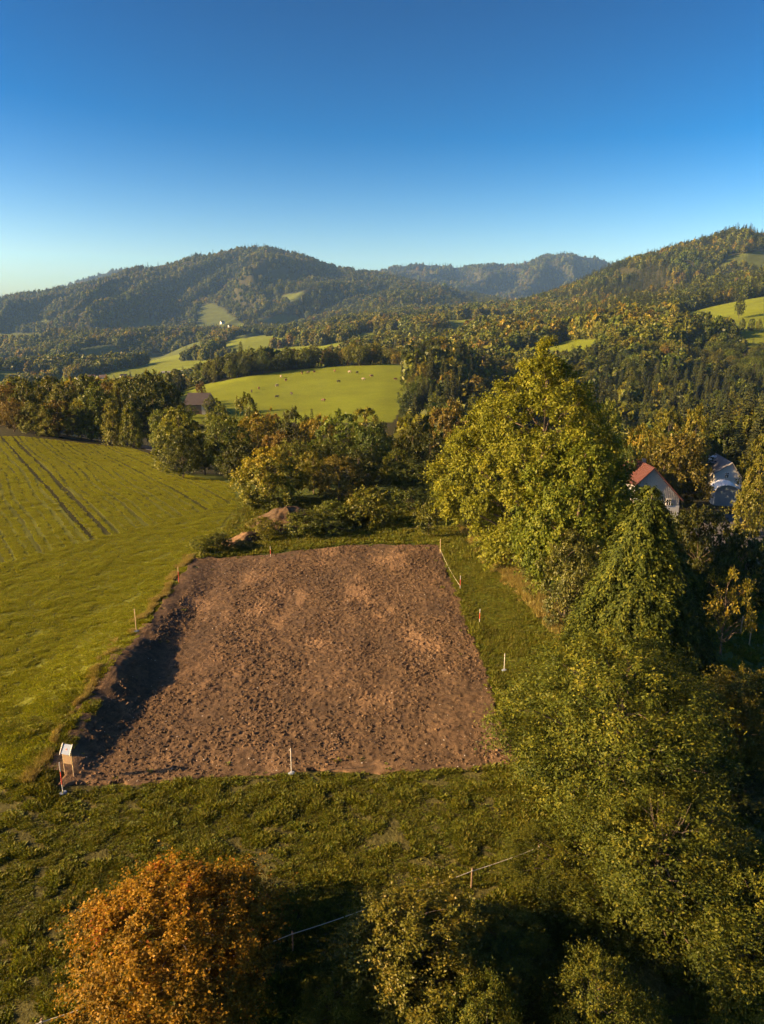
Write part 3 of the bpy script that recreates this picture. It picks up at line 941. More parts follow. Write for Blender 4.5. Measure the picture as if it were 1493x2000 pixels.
plant_px(T4, 'maple_tree', 338, 1738, 21.7, 425, 'orange autumn maple in front of the grass', rz=1.1)
plant_px(T2, 'shrub', 650, 1900, 21.0, 150, 'dark low bush under the bank beside the orange maple', 'shrub')
plant_px(T3, 'shrub', 980, 1800, 23.5, 210, 'dark brushy undergrowth bush between the two fence side trees', 'shrub')
plant_px(T2, 'shrub', 950, 1930, 19.5, 220, 'dark bush at the bottom below the yellow green tree', 'shrub')
plant_px(T2, 'shrub', 1180, 1890, 20.5, 260, 'green bush at the bottom beside the bare twig tree', 'shrub')

# ------------------------------------------------------------------ the wood edge and hedgerows behind the plot
def pb(k, i=None):
    L = PB[k]
    return L[(i if i is not None else random.randrange(len(L))) % len(L)]
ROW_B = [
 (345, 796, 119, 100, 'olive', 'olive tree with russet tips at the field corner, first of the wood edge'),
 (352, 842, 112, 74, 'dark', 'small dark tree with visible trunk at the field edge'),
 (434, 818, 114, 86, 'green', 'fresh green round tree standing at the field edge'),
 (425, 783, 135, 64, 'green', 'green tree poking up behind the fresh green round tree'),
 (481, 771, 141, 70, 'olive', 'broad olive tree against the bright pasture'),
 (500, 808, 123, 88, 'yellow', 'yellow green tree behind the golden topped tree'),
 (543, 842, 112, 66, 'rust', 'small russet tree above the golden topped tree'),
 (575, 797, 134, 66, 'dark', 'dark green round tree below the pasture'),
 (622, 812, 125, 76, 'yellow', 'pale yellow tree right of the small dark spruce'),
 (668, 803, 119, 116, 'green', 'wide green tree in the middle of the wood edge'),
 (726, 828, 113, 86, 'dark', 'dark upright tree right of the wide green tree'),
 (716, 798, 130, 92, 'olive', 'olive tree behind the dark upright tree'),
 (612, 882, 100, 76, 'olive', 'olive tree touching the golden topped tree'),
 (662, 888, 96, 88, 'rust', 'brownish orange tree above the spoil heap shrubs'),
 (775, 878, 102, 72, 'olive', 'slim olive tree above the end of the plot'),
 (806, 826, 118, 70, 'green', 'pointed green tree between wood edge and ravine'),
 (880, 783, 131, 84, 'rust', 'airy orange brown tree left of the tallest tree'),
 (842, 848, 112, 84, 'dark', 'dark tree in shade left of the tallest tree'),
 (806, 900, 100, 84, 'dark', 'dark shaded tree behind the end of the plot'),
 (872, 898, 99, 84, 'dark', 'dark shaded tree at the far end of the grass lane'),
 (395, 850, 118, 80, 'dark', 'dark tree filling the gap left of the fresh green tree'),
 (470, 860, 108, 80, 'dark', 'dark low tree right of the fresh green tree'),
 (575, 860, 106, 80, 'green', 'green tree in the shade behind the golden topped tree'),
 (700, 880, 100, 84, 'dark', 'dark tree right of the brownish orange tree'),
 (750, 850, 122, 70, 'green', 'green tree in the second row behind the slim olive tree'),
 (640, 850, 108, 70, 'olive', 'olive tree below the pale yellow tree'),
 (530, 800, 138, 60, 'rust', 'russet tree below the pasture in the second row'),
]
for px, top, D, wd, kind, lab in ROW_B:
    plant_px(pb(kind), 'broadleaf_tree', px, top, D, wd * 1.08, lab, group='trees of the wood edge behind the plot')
T5 = make_tree('golden', 51, 7.5, 4.2, 0.3, 'dome', 240, 90, 0.26, 0.75, M_YELLOW, limbs=30, twigs=9, lobes=0.2, inner=0.15, tint_mid=0.42, tint_top=0.75)
plant_px(T5, 'broadleaf_tree', 524, 876, 94, 142, 'golden topped tree at the corner of field and spoil heap', group='trees of the wood edge behind the plot')
plant_px(PB['spruce'][0], 'spruce_tree', 609, 797, 150, 24, 'small dark spruce standing out against the pasture')

ROW_A = [
 (-22, 752, 176, 66, 'olive'), (10, 748, 172, 64, 'rust'), (30, 737, 184, 66, 'green'), (50, 741, 170, 64, 'olive'), (72, 738, 186, 66, 'dark'), (93, 736, 174, 66, 'olive'),
 (118, 744, 168, 62, 'green'), (142, 738, 186, 62, 'rust'), (166, 733, 176, 74, 'green'), (188, 756, 164, 76, 'green'), (212, 738, 184, 70, 'rust'),
 (238, 740, 176, 66, 'olive'), (20, 780, 163, 60, 'rust'), (62, 788, 162, 56, 'olive'), (108, 782, 162, 60, 'rust'), (150, 780, 163, 64, 'olive'), (265, 744, 182, 66, 'dark'), (325, 752, 176, 60, 'dark'),
]
LAB_A = 'tree in the long row along the far edge of the crop field'
for px, top, D, wd, kind in ROW_A:
    plant_px(pb(kind), 'broadleaf_tree', px, top, D, wd * 1.1, {'olive': 'olive', 'rust': 'russet', 'green': 'green', 'dark': 'dark green'}[kind] + ' ' + LAB_A, group='row of trees beyond the crop field, ' + kind)
plant_px(pb('dark', 0), 'broadleaf_tree', 294, 727, 170, 118, 'big round dark tree at the right end of the row beyond the crop field')
plant_px(pb('green', 1), 'broadleaf_tree', 312, 800, 150, 52, 'small green tree below the big round dark tree by the road')
TC = make_tree('cone tree', 61, 10, 3.0, 0.3, 'pear', 150, 63, 0.32, 0.8, M_OLIVE, limbs=14, twigs=7)
plant_px(TC, 'broadleaf_tree', 216, 780, 158, 50, 'narrow cone shaped olive tree in front of the field edge row')
plant_px(TC, 'broadleaf_tree', 253, 786, 155, 46, 'narrow cone shaped tree nearest the little road')
plant_px(TC, 'broadleaf_tree', 90, 792, 160, 50, 'narrow cone shaped tree in front of the left field edge row')

SHR = [
 (592, 998, 80.5, 92, 'green', 'spiky green bush in front of the spoil heap'),
 (512, 1012, 79.5, 84, 'olive', 'yellow green bush at the left foot of the spoil heap'),
 (648, 978, 83.5, 84, 'green', 'dark green bush right of the spoil heap'),
 (724, 952, 84.5, 116, 'olive', 'wide round bush behind the far edge of the plot'),
 (472, 1056, 75.5, 60, 'olive', 'low yellow green bush on the plot\'s far corner'),
 (884, 955, 90, 96, 'dark', 'dark bush in shade beyond the grass lane'),
 (802, 956, 91, 100, 'dark', 'dark bush in shade beside the small lone tree'),
 (640, 1015, 80, 90, 'dark', 'dark low bush between the spiky bush and the wide round bush'),
 (690, 1000, 84, 70, 'dark', 'shaded bush left of the wide round bush'),
 (930, 985, 83, 80, 'dark', 'shaded bush under the tall trees at the lane end'),
]
SK = {'green': 0, 'dark': 1, 'olive': 2}
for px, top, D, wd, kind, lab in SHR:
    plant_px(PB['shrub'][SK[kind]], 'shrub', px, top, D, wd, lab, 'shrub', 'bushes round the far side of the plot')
TS_ = make_tree('sapling', 71, 3.6, 1.5, 0.9, 'round', 60, 54, 0.20, 0.42, M_OLIVE, limbs=14, twigs=6, trunk_r=0.06)
plant_px(TS_, 'small_tree', 838, 976, 79.3, 60, 'small lone round tree at the far right corner of the plot')
plant_px(TS_, 'small_tree', 390, 1046, 73.2, 52, 'thin young tree at the far left corner of the plot')
TS2 = make_tree('sapling', 72, 3.2, 1.5, 0.8, 'dome', 60, 60, 0.19, 0.42, M_DARK, limbs=14, twigs=6, trunk_r=0.06)
plant_px(TS2, 'small_tree', 426, 1043, 74.6, 50, 'dark rounded little tree beside the thin young tree')

# ------------------------------------------------------------------ the garden side, down to the right
GARD = [
 ('rust', 1332, 838, 117, 128, 'broad orange brown tree between the two houses'),
 ('yellow', 1256, 832, 126, 66, 'yellow green tree behind the red roofed house'),
 ('olive', 1308, 800, 142, 92, 'olive tree behind the broad orange brown tree'),
 ('yellow', 1362, 793, 148, 72, 'pale tree behind and right of the broad orange brown tree'),
 ('green', 1192, 782, 128, 74, 'green tree right behind the tallest tree'),
 ('olive', 1488, 892, 112, 62, 'yellowish tree right of the grey house'),
 ('olive', 1500, 850, 122, 80, 'olive tree cut off above the yellowish garden tree'),
 ('dark', 1230, 872, 118, 70, 'dark tree left of the red roofed house'),
 ('dark', 1404, 850, 168, 70, 'dark tree behind the grey house'),
]
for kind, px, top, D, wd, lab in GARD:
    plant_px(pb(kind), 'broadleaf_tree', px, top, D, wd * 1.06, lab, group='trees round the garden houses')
for px, top, D, wd, lab in [(1425, 778, 170, 66, 'broad dark spruce above the grey house'), (1466, 760, 172, 62, 'tall dark spruce at the edge of the garden'),
                            (1492, 772, 165, 60, 'dark spruce cut off beside the tall one'), (1395, 800, 160, 44, 'slim spruce behind the pale tree')]:
    plant_px(pb('spruce'), 'spruce_tree', px, top, D, wd, lab, group='garden spruces')
for kind, px, top, D, wd, lab in [
 ('dark', 1378, 990, 84, 120, 'dark green bush behind the pointed evergreen'), ('dark', 1455, 1040, 72, 120, 'grey dark bush in the shaded garden'),
 ('olive', 1468, 950, 104, 74, 'round yellowish bush beside the arched shelter'), ('dark', 1340, 1010, 92, 80, 'dark bush under the red roofed house wall'),
 ('dark', 1420, 1090, 66, 90, 'dark bush above the apple tree'), ('green', 1385, 1440, 37, 120, 'leafy bush in the dark garden corner'), ('dark', 1440, 1520, 34, 160, 'dark bush below the olive bushy tree')]:
    plant_px(PB['shrub'][SK[kind]], 'shrub', px, top, D, wd, lab, 'shrub', 'bushes in the shaded garden')
TAp = make_tree('apple', 73, 4.2, 2.0, 1.5, 'dome', 46, 48, 0.16, 0.5, M_YELLOW, limbs=26, twigs=6, trunk_r=0.09, lobes=0.35, tint_mid=0.4)
plant_px(TAp, 'apple_tree', 1428, 1108, 56, 104, 'thin yellow apple tree behind the pointed evergreen')

# ------------------------------------------------------------------ woods of the middle and far distance
cov = np.full(320, 2000.0)              # how high the nearer trees already reach, per 5 photo columns
for o in COL.objects:
    if o.type == 'EMPTY' and o.get('category') in ('tree', 'shrub'):
        pass
def cover_up(px, top, wpx):
    a = int(max(0, (px - wpx * 0.33) // 5)); b = int(min(319, (px + wpx * 0.33) // 5))
    if b >= a:
        cov[a:b + 1] = np.minimum(cov[a:b + 1], top + wpx * 0.12)
for px, top, D, wd, kind, lab in ROW_B: cover_up(px, top, wd)
for px, top, D, wd, kind in ROW_A: cover_up(px, top, wd)
for kind, px, top, D, wd, lab in GARD: cover_up(px, top, wd)
for px, top, wd in [(1062, 676, 120), (1062, 740, 240), (1062, 860, 372), (1128, 846, 268), (1272, 1000, 200), (524, 876, 142), (294, 727, 118), (1338, 836, 146)]: cover_up(px, top, wd)

def grid_pts(d0, d1, sp, seed, smax=0.60):
    r = np.random.default_rng(seed)
    xs = np.arange(-d1 * smax, d1 * smax, sp); yy = np.arange(d0, d1, sp * 0.95)
    X, Y = np.meshgrid(xs, yy)
    X = (X + (np.arange(len(yy)) % 2)[:, None] * sp * 0.5 + r.uniform(-0.42, 0.42, X.shape) * sp).ravel()
    Y = (Y + r.uniform(-0.42, 0.42, Y.shape) * sp).ravel()
    k = (np.abs(X) < smax * Y + 20)
    return X[k], Y[k], r

def is_wood(x, y, z):
    return ~cover(x, y, z) & ~pip(x, y, FIELD)

LOW = {}
for key, m in (('green', M_GREEN), ('olive', M_OLIVE), ('rust', M_RUST), ('yellow', M_YELLOW), ('dark', M_DARK)):
    LOW[key] = make_tree('far ' + key, 500 + len(LOW), 10, 4.2, 0.6, 'dome', 70, 14, 1.7, 0.9, m, aspect=0.85, droop=0.15, limbs=1, twigs=7, inner=0.08, lobes=0.26, align=2.6)['crown']
LOW['spruce'] = make_spruce('far spruce', 520, 10, 2.1, M_SPRUCE, 0.42)['crown']
for k in PB:
    for d in PB[k]:
        d['crown_ob'] = None
_protos = {}
def proto_ob(me):
    if me.name not in _protos:
        _protos[me.name] = bpy.data.objects.new('proto ' + me.name, me)
    return _protos[me.name]

def scatter(name, pts, rz, scl, me, label, kind='stuff', tilt=None):
    """many copies of one small mesh, placed by geometry nodes"""
    n = len(pts)
    if n == 0:
        return None
    scl = np.asarray(scl, float)
    if scl.ndim == 1:
        scl = np.repeat(scl[:, None], 3, 1)
    rot = np.zeros((n, 3)); rot[:, 2] = rz
    if tilt is not None:
        rot[:, :2] = tilt
    pm = mesh_np(name, pts, [], None, False, {'rot': ('FLOAT_VECTOR', 'POINT', rot), 'scl': ('FLOAT_VECTOR', 'POINT', scl)})
    o = link(name, pm)
    ng = bpy.data.node_groups.new(name, 'GeometryNodeTree')
    ng.interface.new_socket('Geometry', in_out='INPUT', socket_type='NodeSocketGeometry')
    ng.interface.new_socket('Geometry', in_out='OUTPUT', socket_type='NodeSocketGeometry')
    gi = ng.nodes.new('NodeGroupInput'); go = ng.nodes.new('NodeGroupOutput')
    iop = ng.nodes.new('GeometryNodeInstanceOnPoints')
    oi = ng.nodes.new('GeometryNodeObjectInfo'); oi.inputs['Object'].default_value = proto_ob(me); oi.inputs['As Instance'].default_value = True
    ar = ng.nodes.new('GeometryNodeInputNamedAttribute'); ar.data_type = 'FLOAT_VECTOR'; ar.inputs['Name'].default_value = 'rot'
    as_ = ng.nodes.new('GeometryNodeInputNamedAttribute'); as_.data_type = 'FLOAT_VECTOR'; as_.inputs['Name'].default_value = 'scl'
    ng.links.new(gi.outputs[0], iop.inputs['Points'])
    ng.links.new(oi.outputs['Geometry'], iop.inputs['Instance'])
    ng.links.new(ar.outputs['Attribute'], iop.inputs['Rotation'])
    ng.links.new(as_.outputs['Attribute'], iop.inputs['Scale'])
    ng.links.new(iop.outputs[0], go.inputs[0])
    md = o.modifiers.new('scatter', 'NODES'); md.node_group = ng
    tag(o, label, kind=kind)
    return o

def choose_kind(x, y, px, r):
    n = len(x)
    nz = fbm(x / 130, y / 130, 77, 3)
    pc = np.full(n, 0.10)
    right = px > 770
    pc = np.where(right & (y < 700), np.interp(y, [150, 260, 410, 470, 700], [0.3, 0.6, 0.62, 0.25, 0.15]), pc)
    pc = np.where(right & (y >= 700), np.interp(px, [900, 1150, 1300], [0.08, 0.45, 0.62]) + 0.8 * nz, pc)
    pc = np.where(y > 1900, 0.42 + 0.6 * nz, pc)
    pc = np.where((y > 1900) & (px > 1000), 0.6 + 0.4 * nz, pc)
    con = r.random(n) < pc
    u = np.clip(r.random(n) * 0.8 + 0.1 + 0.75 * fbm(x / 70, y / 70, 78, 3), 0, 0.999)
    kinds = np.array(['dark', 'green', 'olive', 'rust', 'yellow'])
    kk = np.where(y > 700, kinds[np.searchsorted([0.24, 0.58, 0.91, 0.96], u)], kinds[np.searchsorted([0.18, 0.54, 0.90, 0.95], u)])
    return np.where(con, 'spruce', kk)

ADJ = {'dark': 'dark green', 'green': 'green', 'olive': 'olive', 'rust': 'russet', 'yellow': 'yellowing'}
def grove(px, y):
    if y > 600: return 'of the valley groves beyond the pasture'
    if px > 960: return 'on the wooded slope below the farm'
    if px > 780: return 'of the ravine wood at the pasture end'
    return 'in the hollow before the pasture'

def spot(px, y):
    if y > 600: v = ('far ' if y > 680 else 'near ')
    elif px > 960: v = 'low ' if y < 370 else 'midway ' if y < 450 else 'high '
    else: v = 'front ' if y < 330 else 'back '
    if px > 960: h_ = ', beside the tallest tree' if px < 1180 else ', above the houses' if px < 1370 else ', at the right edge'
    elif px > 780: h_ = ', pasture side' if px < 870 else ', tallest tree side'
    else: h_ = ', left part' if px < 450 else ', middle part' if px < 620 else ', right part'
    return v, h_

X, Y, r = grid_pts(150, 760, 7.4, 601)
Z = land0(X, Y)
px, py = to_px(X, Y, Z)
k = is_wood(X, Y, Z) & (px > -60) & (px < 1560) & ~((px < 345) & (Y < 190)) & ~((px > 330) & (px < 420) & (Y > 285) & (Y < 330))
k &= ~((Y > 232) & (Y < 335) & (px > 300) & (px < 800))
k &= ~((Y > 185) & (Y < 420) & (px > 300) & (px < 420))
k &= ~((Y < 240) & (px < 800) & (px > 330) & (r.random(len(X)) < 0.45))
X, Y, Z, px, py = X[k], Y[k], Z[k], px[k], py[k]
kind = choose_kind(X, Y, px, r)
Ht = np.where(kind == 'spruce', r.uniform(10, 20, len(X)), r.uniform(9.5, 15, len(X)))
Ht = np.where((Y < 260) & (px < 800), Ht * 0.62, Ht)
Ht = np.where(px < 330, np.minimum(Ht, 11), Ht)
Ht = np.where((px > 1330) & (Y > 430) & (Y < 560), Ht * 0.55, Ht)
Ht = Ht * (1 + 0.35 * fbm(X / 55, Y / 55, 81, 2))
_, tp = to_px(X, Y, Z + Ht)
order = np.argsort(Y)
single = np.zeros(len(X), bool); hidden = np.zeros(len(X), bool)
cnt = {'b': 0, 's': 0}
wpx_all = np.where(kind == 'spruce', 5.2, 9.0) / Y * FPX
for i in order:
    a = int((px[i] - wpx_all[i] * 0.4) // 5); b = int((px[i] + wpx_all[i] * 0.4) // 5)
    if b < 0 or a > 298:
        continue
    a = max(0, a); b = min(298, b)
    seen = (cov[a:b + 1] > tp[i] + 3).mean()
    if seen < 0.25:
        hidden[i] = cov[a:b + 1].max() < tp[i] - 6
        continue
    c = 's' if kind[i] == 'spruce' else 'b'
    if seen > 0.5 and cnt[c] < (190 if c == 's' else 215):
        single[i] = True; cnt[c] += 1
    cover_up(px[i], tp[i] + 4, wpx_all[i])
for i in np.where(single)[0]:
    where = grove(px[i], Y[i])
    v_, h_ = spot(px[i], Y[i])
    size = ('tall ' if Ht[i] > 15.5 else 'short ' if Ht[i] < 12 else 'middling ') if kind[i] == 'spruce' else ('big ' if Ht[i] > 12.5 else 'small ' if Ht[i] < 10.5 else 'middling ')
    lab = size + ('dark spruce ' if kind[i] == 'spruce' else ADJ[kind[i]] + ' tree ')
    lab += (v_ + where if where.startswith('on the wooded') else where.replace('of the', 'in the ' + v_.strip()).replace('in the hollow', 'at the ' + v_ + 'of the hollow')) + h_
    if kind[i] == 'spruce':
        p = pb('spruce')
        plant(p, 'spruce_tree', X[i], Y[i], Ht[i], Ht[i] * (0.27 + 0.12 * random.random()), random.random() * 6.28, lab, 'tree', 'spruces ' + where, z=Z[i])
    else:
        p = pb(kind[i])
        plant(p, 'broadleaf_tree', X[i], Y[i], Ht[i], 7.0 + 4.0 * random.random(), random.random() * 6.28, lab, 'tree', ADJ[kind[i]] + ' trees ' + where, z=Z[i])
print('single trees', cnt, 'candidates', len(X), 'hidden', int(hidden.sum()))
rest = ~single & ~hidden
FA = {kk: [[], []] for kk in LOW}        # near-ish rest of the woods, and the far woods
def add_forest(X, Y, Z, kind, Ht, r, slot):
    for kk in LOW:
        m = kind == kk
        if m.any():
            s = Ht[m] / 10.0
            wdt = s * r.uniform(0.85, 1.2, m.sum()) * (0.85 if kk != 'spruce' else 0.9)
            FA[kk][slot].append((np.stack([X[m], Y[m], Z[m] - 0.2], 1), r.uniform(0, 6.28, m.sum()), np.stack([wdt, wdt, s], 1)))
add_forest(X[rest], Y[rest], Z[rest], kind[rest], Ht[rest], r, 0)
for d0, d1, sp, seed, slot in [(760, 1300, 9.0, 602, 0), (1300, 2150, 11.5, 603, 1), (2150, 4100, 15.5, 604, 1), (4300, 7100, 24.0, 605, 1)]:
    X, Y, r = grid_pts(d0, d1, sp, seed, 0.585)
    Z = land0(X, Y)
    k = is_wood(X, Y, Z)
    # thin glades
    gl = fbm(X / 150, Y / 260, 79, 3)
    k &= ~((gl > 0.33) & (r.random(len(X)) < 0.75) & (Y > 1300))
    # slopes turned away from the camera carry nothing we could see
    dz = land0(X * 1.012, Y * 1.012) - Z
    sl = dz / (0.012 * Y) - (Z + 15 - CAMH) / Y
    k &= sl > -0.16
    X, Y, Z = X[k], Y[k], Z[k]
    px, py = to_px(X, Y, Z)
    kd = choose_kind(X, Y, px, r)
    Ht = np.where(kd == 'spruce', r.uniform(14, 24, len(X)), r.uniform(11, 17, len(X)))
    Ht = Ht * (1 + 0.45 * fbm(X / 80, Y / 80, 82, 3))
    if sp > 12:
        Ht = Ht * (1.15 if sp < 20 else 1.45)
    add_forest(X, Y, Z, kd, Ht, r, slot)
NAMES = {'green': 'green', 'olive': 'olive', 'rust': 'russet', 'yellow': 'yellow', 'dark': 'dark green', 'spruce': 'spruce'}
for kk in LOW:
    for slot in (0, 1):
        if FA[kk][slot]:
            P = np.concatenate([a[0] for a in FA[kk][slot]]); R_ = np.concatenate([a[1] for a in FA[kk][slot]]); S_ = np.concatenate([a[2] for a in FA[kk][slot]])
            print('forest', kk, slot, len(P))
            scatter('forest', P, R_, S_, LOW[kk], NAMES[kk] + (' trees massed in the valley woods beyond the pasture' if slot == 0 else ' trees massed over the far mountain slopes'))

# ------------------------------------------------------------------ grass, weeds, clods
def tuft_mesh(name, seed, n, h, w, spread, material, lean=0.5):
    r = np.random.default_rng(seed)
    a = r.random(n) * 6.283
    P = np.stack([np.cos(a) * spread * r.random(n), np.sin(a) * spread * r.random(n), np.full(n, -0.02)], 1)
    A = norm(np.stack([np.cos(a) * lean, np.sin(a) * lean, np.ones(n)], 1) + r.normal(0, 0.3, (n, 3)))
    Nn = norm(r.normal(0, 0.6, (n, 3)) + np.stack([-np.cos(a), -np.sin(a), 0 * a + 0.3], 1))
    L = h * (0.6 + 0.6 * r.random(n))
    return crown_mesh(name, leaf_arrays(P, A, Nn, L, np.full(n, w)), np.clip(r.normal(0.5, 0.25, n), 0, 1), material)
M_GRASS = leaf_mat('grass blades', [(0, (0.060, 0.082, 0.007)), (0.5, (0.115, 0.138, 0.010)), (1, (0.20, 0.165, 0.018))], 0.35, 0.6, 0.2, 0.025, 0.3)
M_CROP = leaf_mat('young crop blades', [(0, (0.100, 0.120, 0.006)), (0.5, (0.190, 0.215, 0.008)), (1, (0.265, 0.255, 0.011))], 0.4, 0.6, 0.2, 0.015, 0.2)
M_STRAW = leaf_mat('dry straw grass', [(0, (0.14, 0.115, 0.03)), (0.5, (0.24, 0.19, 0.05)), (1, (0.36, 0.28, 0.09))], 0.35, 0.6, 0.2, 0.015, 0.2)
TUFT = [tuft_mesh('grass tuft', 700, 22, 0.26, 0.05, 0.22, M_GRASS, 0.8), tuft_mesh('weed tuft', 701, 18, 0.22, 0.10, 0.22, M_GRASS, 1.3)]
CROP = tuft_mesh('crop tuft', 702, 20, 0.22, 0.06, 0.26, M_CROP, 0.7)
STRAW = tuft_mesh('straw tuft', 703, 26, 0.55, 0.035, 0.28, M_STRAW, 0.45)

r = np.random.default_rng(710)
# foreground weeds and grass, in drifts with soil showing between
n = 130000
Y = 17 + 24 * r.random(n) ** 0.9; X = (r.random(n) * 2 - 1) * (0.64 * Y + 3)
dens = fbm(X / 0.9 + 0.4 * Y, Y / 0.55, 711, 4) + 0.30 * fbm(X / 6, Y / 4, 712, 2) + 0.30 * r.random(n) - 0.1
k = (dens > -0.10) & (inplot(X, Y) < -0.1) & ((X > PLX(Y) - 8) | (Y < 34)) & (X < 20)
dn = (X - FEN_A[0]) * FEN_N[0] + (Y - FEN_A[1]) * FEN_N[1]
k &= (dn < 12)
X, Y = X[k], Y[k]
big = (0.30 + 0.75 * np.clip(fbm(X / 0.8, Y / 0.8, 713, 3) + 0.3, 0, 1)) * (0.7 + 0.5 * r.random(len(X)))
P = np.stack([X, Y, land0(X, Y)], 1)
h = r.random(len(X)) < 0.5
scatter('grass', P[h], r.random(h.sum()) * 6.28, big[h], TUFT[0], 'rough tufted grass in the foreground below the plot')
scatter('weeds', P[~h], r.random((~h).sum()) * 6.28, big[~h], TUFT[1], 'leafy weeds among the foreground grass')
# the lane and grassy margins of the plot
n = 26000
Y = 33 + 56 * r.random(n); X = 5.5 + 13 * r.random(n)
k = (inplot(X, Y) < 0.15 + 0.25 * fbm(X, Y, 714, 2)) & (X < np.interp(Y, [36, 51, 81, 90], [19, 15.5, 11, 10.5]))
X, Y = X[k], Y[k]
scatter('grass', np.stack([X, Y, land0(X, Y)], 1), r.random(len(X)) * 6.28, (0.35 + 0.5 * np.clip(fbm(X / 2, Y / 2, 715, 3) + 0.4, 0, 1)) * (1 + 0.7 * sstep(1.4, 0.2, X - PRX(Y))), TUFT[0], 'short grass of the lane beside the tall trees')
# the field
n = 330000
Y = 30 + 125 * r.random(n) ** 0.8; X = -10 - r.random(n) * (0.60 * Y + 2 - 10)
k = pip(X, Y, FIELD) & (X < PLX(Y) - 0.8)
t_ = HL_B - HL_A; t_ = t_ / np.linalg.norm(t_)
side = (X - HL_A[0]) * (-t_[1]) + (Y - HL_A[1]) * t_[0]
u1 = X * (-FROW[1]) + Y * FROW[0]; u2 = X * (-HROW[1]) + Y * HROW[0]
rowv = np.where(side > 0, np.sin((u1 + 1.2 * fbm(X / 30, Y / 30, 724, 2)) * 2 * math.pi / 1.25 + 0.7 * fbm(X / 3, Y / 3, 720, 2)) + 0.5 * np.sin(u1 * 2 * math.pi / 4.1), 0.35 * np.sin(u2 * 2 * math.pi / 2.7 + 1.5 * fbm(X / 5, Y / 5, 721, 2)))
trk = np.abs(u1 - float(np.dot([-50.6, 108.6], [-FROW[1], FROW[0]])))
near = sstep(60, 44, Y)
k &= (np.where(side > 0, 1.3, 0.7) * rowv + 0.7 * fbm(X / 0.8, Y / 0.8, 722, 3) + 0.8 * r.random(n) > 0.1) & ~((side > 0) & (trk > 0.72) & (trk < 1.32))
X, Y = X[k], Y[k]
scatter('crop_grass', np.stack([X, Y, land0(X, Y)], 1), r.random(len(X)) * 6.28, (0.35 + 0.6 * np.clip(fbm(X / 0.9, Y / 0.9, 723, 3) + 0.35, 0, 1)) * (0.7 + 0.6 * r.random(len(X))) * (0.85 + 0.3 * sstep(70, 130, Y)), CROP, 'young green crop growing on the field beside the plot')
# the dry fringe along the plot's left bank and under the hedge
n = 2600
Y = 33.5 + 39 * r.random(n)
X = PLX(Y) - 1.25 + 0.55 * fbm(Y / 2.1, Y * 0, 212, 3) - 0.35 * np.abs(r.normal(0, 1, n))
kk_ = vnoise(Y / 1.1, X / 0.8, 733) > 0.45
X, Y = X[kk_], Y[kk_]; n = len(X)
P = np.stack([X, Y, land0(X, Y)], 1)
scatter('dry_grass', P, r.random(n) * 6.28, 0.22 + 0.42 * r.random(n), STRAW, 'dry straw coloured grass along the bank of the plot')
n = 5200
Y = 44 + 40 * r.random(n); X = np.interp(Y, [36, 51, 81, 90], [17.5, 14.6, 10.2, 9.5]) + 0.55 * r.normal(0, 1, n) + 0.4
scatter('dry_grass', np.stack([X, Y, land0(X, Y)], 1), r.random(n) * 6.28, 0.6 + 0.7 * r.random(n), STRAW, 'golden dry grass fringe under the tall trees')
n = 9000
Y = 71 + 26 * r.random(n); X = -27 + 37 * r.random(n)
k = (inplot(X, Y) < -0.1) & ~pip(X, Y, FIELD)
scatter('grass', np.stack([X[k], Y[k], land0(X[k], Y[k])], 1), r.random(k.sum()) * 6.28, 0.7 + 0.9 * r.random(k.sum()), TUFT[0], 'long grass behind the far edge of the plot')
n = 2500
X = FEN_A[0] + (FEN_B[0] - FEN_A[0]) * (r.random(n) * 1.5 - 0.25); Y = FEN_A[1] + (X - FEN_A[0]) * FEN_T[1] / FEN_T[0]
off = 0.9 + 2.2 * r.random(n); X = X + FEN_N[0] * off; Y = Y + FEN_N[1] * off
scatter('grass', np.stack([X, Y, land0(X, Y)], 1), r.random(n) * 6.28, 0.7 + 0.6 * r.random(n), TUFT[0], 'grass on the sunlit bank below the wire fence')

n = 16000
X = 16 + 36 * r.random(n); Y = 36 + 62 * r.random(n)
k = (X > np.interp(Y, [36, 51, 81, 90], [20, 17, 13, 12])) & (X < 0.62 * Y + 2)
X, Y = X[k], Y[k]
scatter('grass', np.stack([X, Y, land0(X, Y)], 1), r.random(len(X)) * 6.28, 0.6 + 0.8 * np.clip(fbm(X / 2, Y / 2, 717, 3) + 0.4, 0, 1), TUFT[0], 'grass of the shaded garden below the houses')
n = 1500
X = -17 + 25 * r.random(n); Y = 33.5 + 43 * r.random(n)
e_ = inplot(X, Y)
k = (e_ > 0) & (e_ < 2.2 * r.random(n) ** 2.5) & (fbm(X / 1.5, Y / 1.5, 716, 2) > -0.1)
scatter('weeds', np.stack([X[k], Y[k], soil_z(X[k], Y[k])], 1), r.random(k.sum()) * 6.28, 0.35 + 0.5 * r.random(k.sum()), TUFT[1], 'stray green weeds creeping in over the rim of the bare plot')

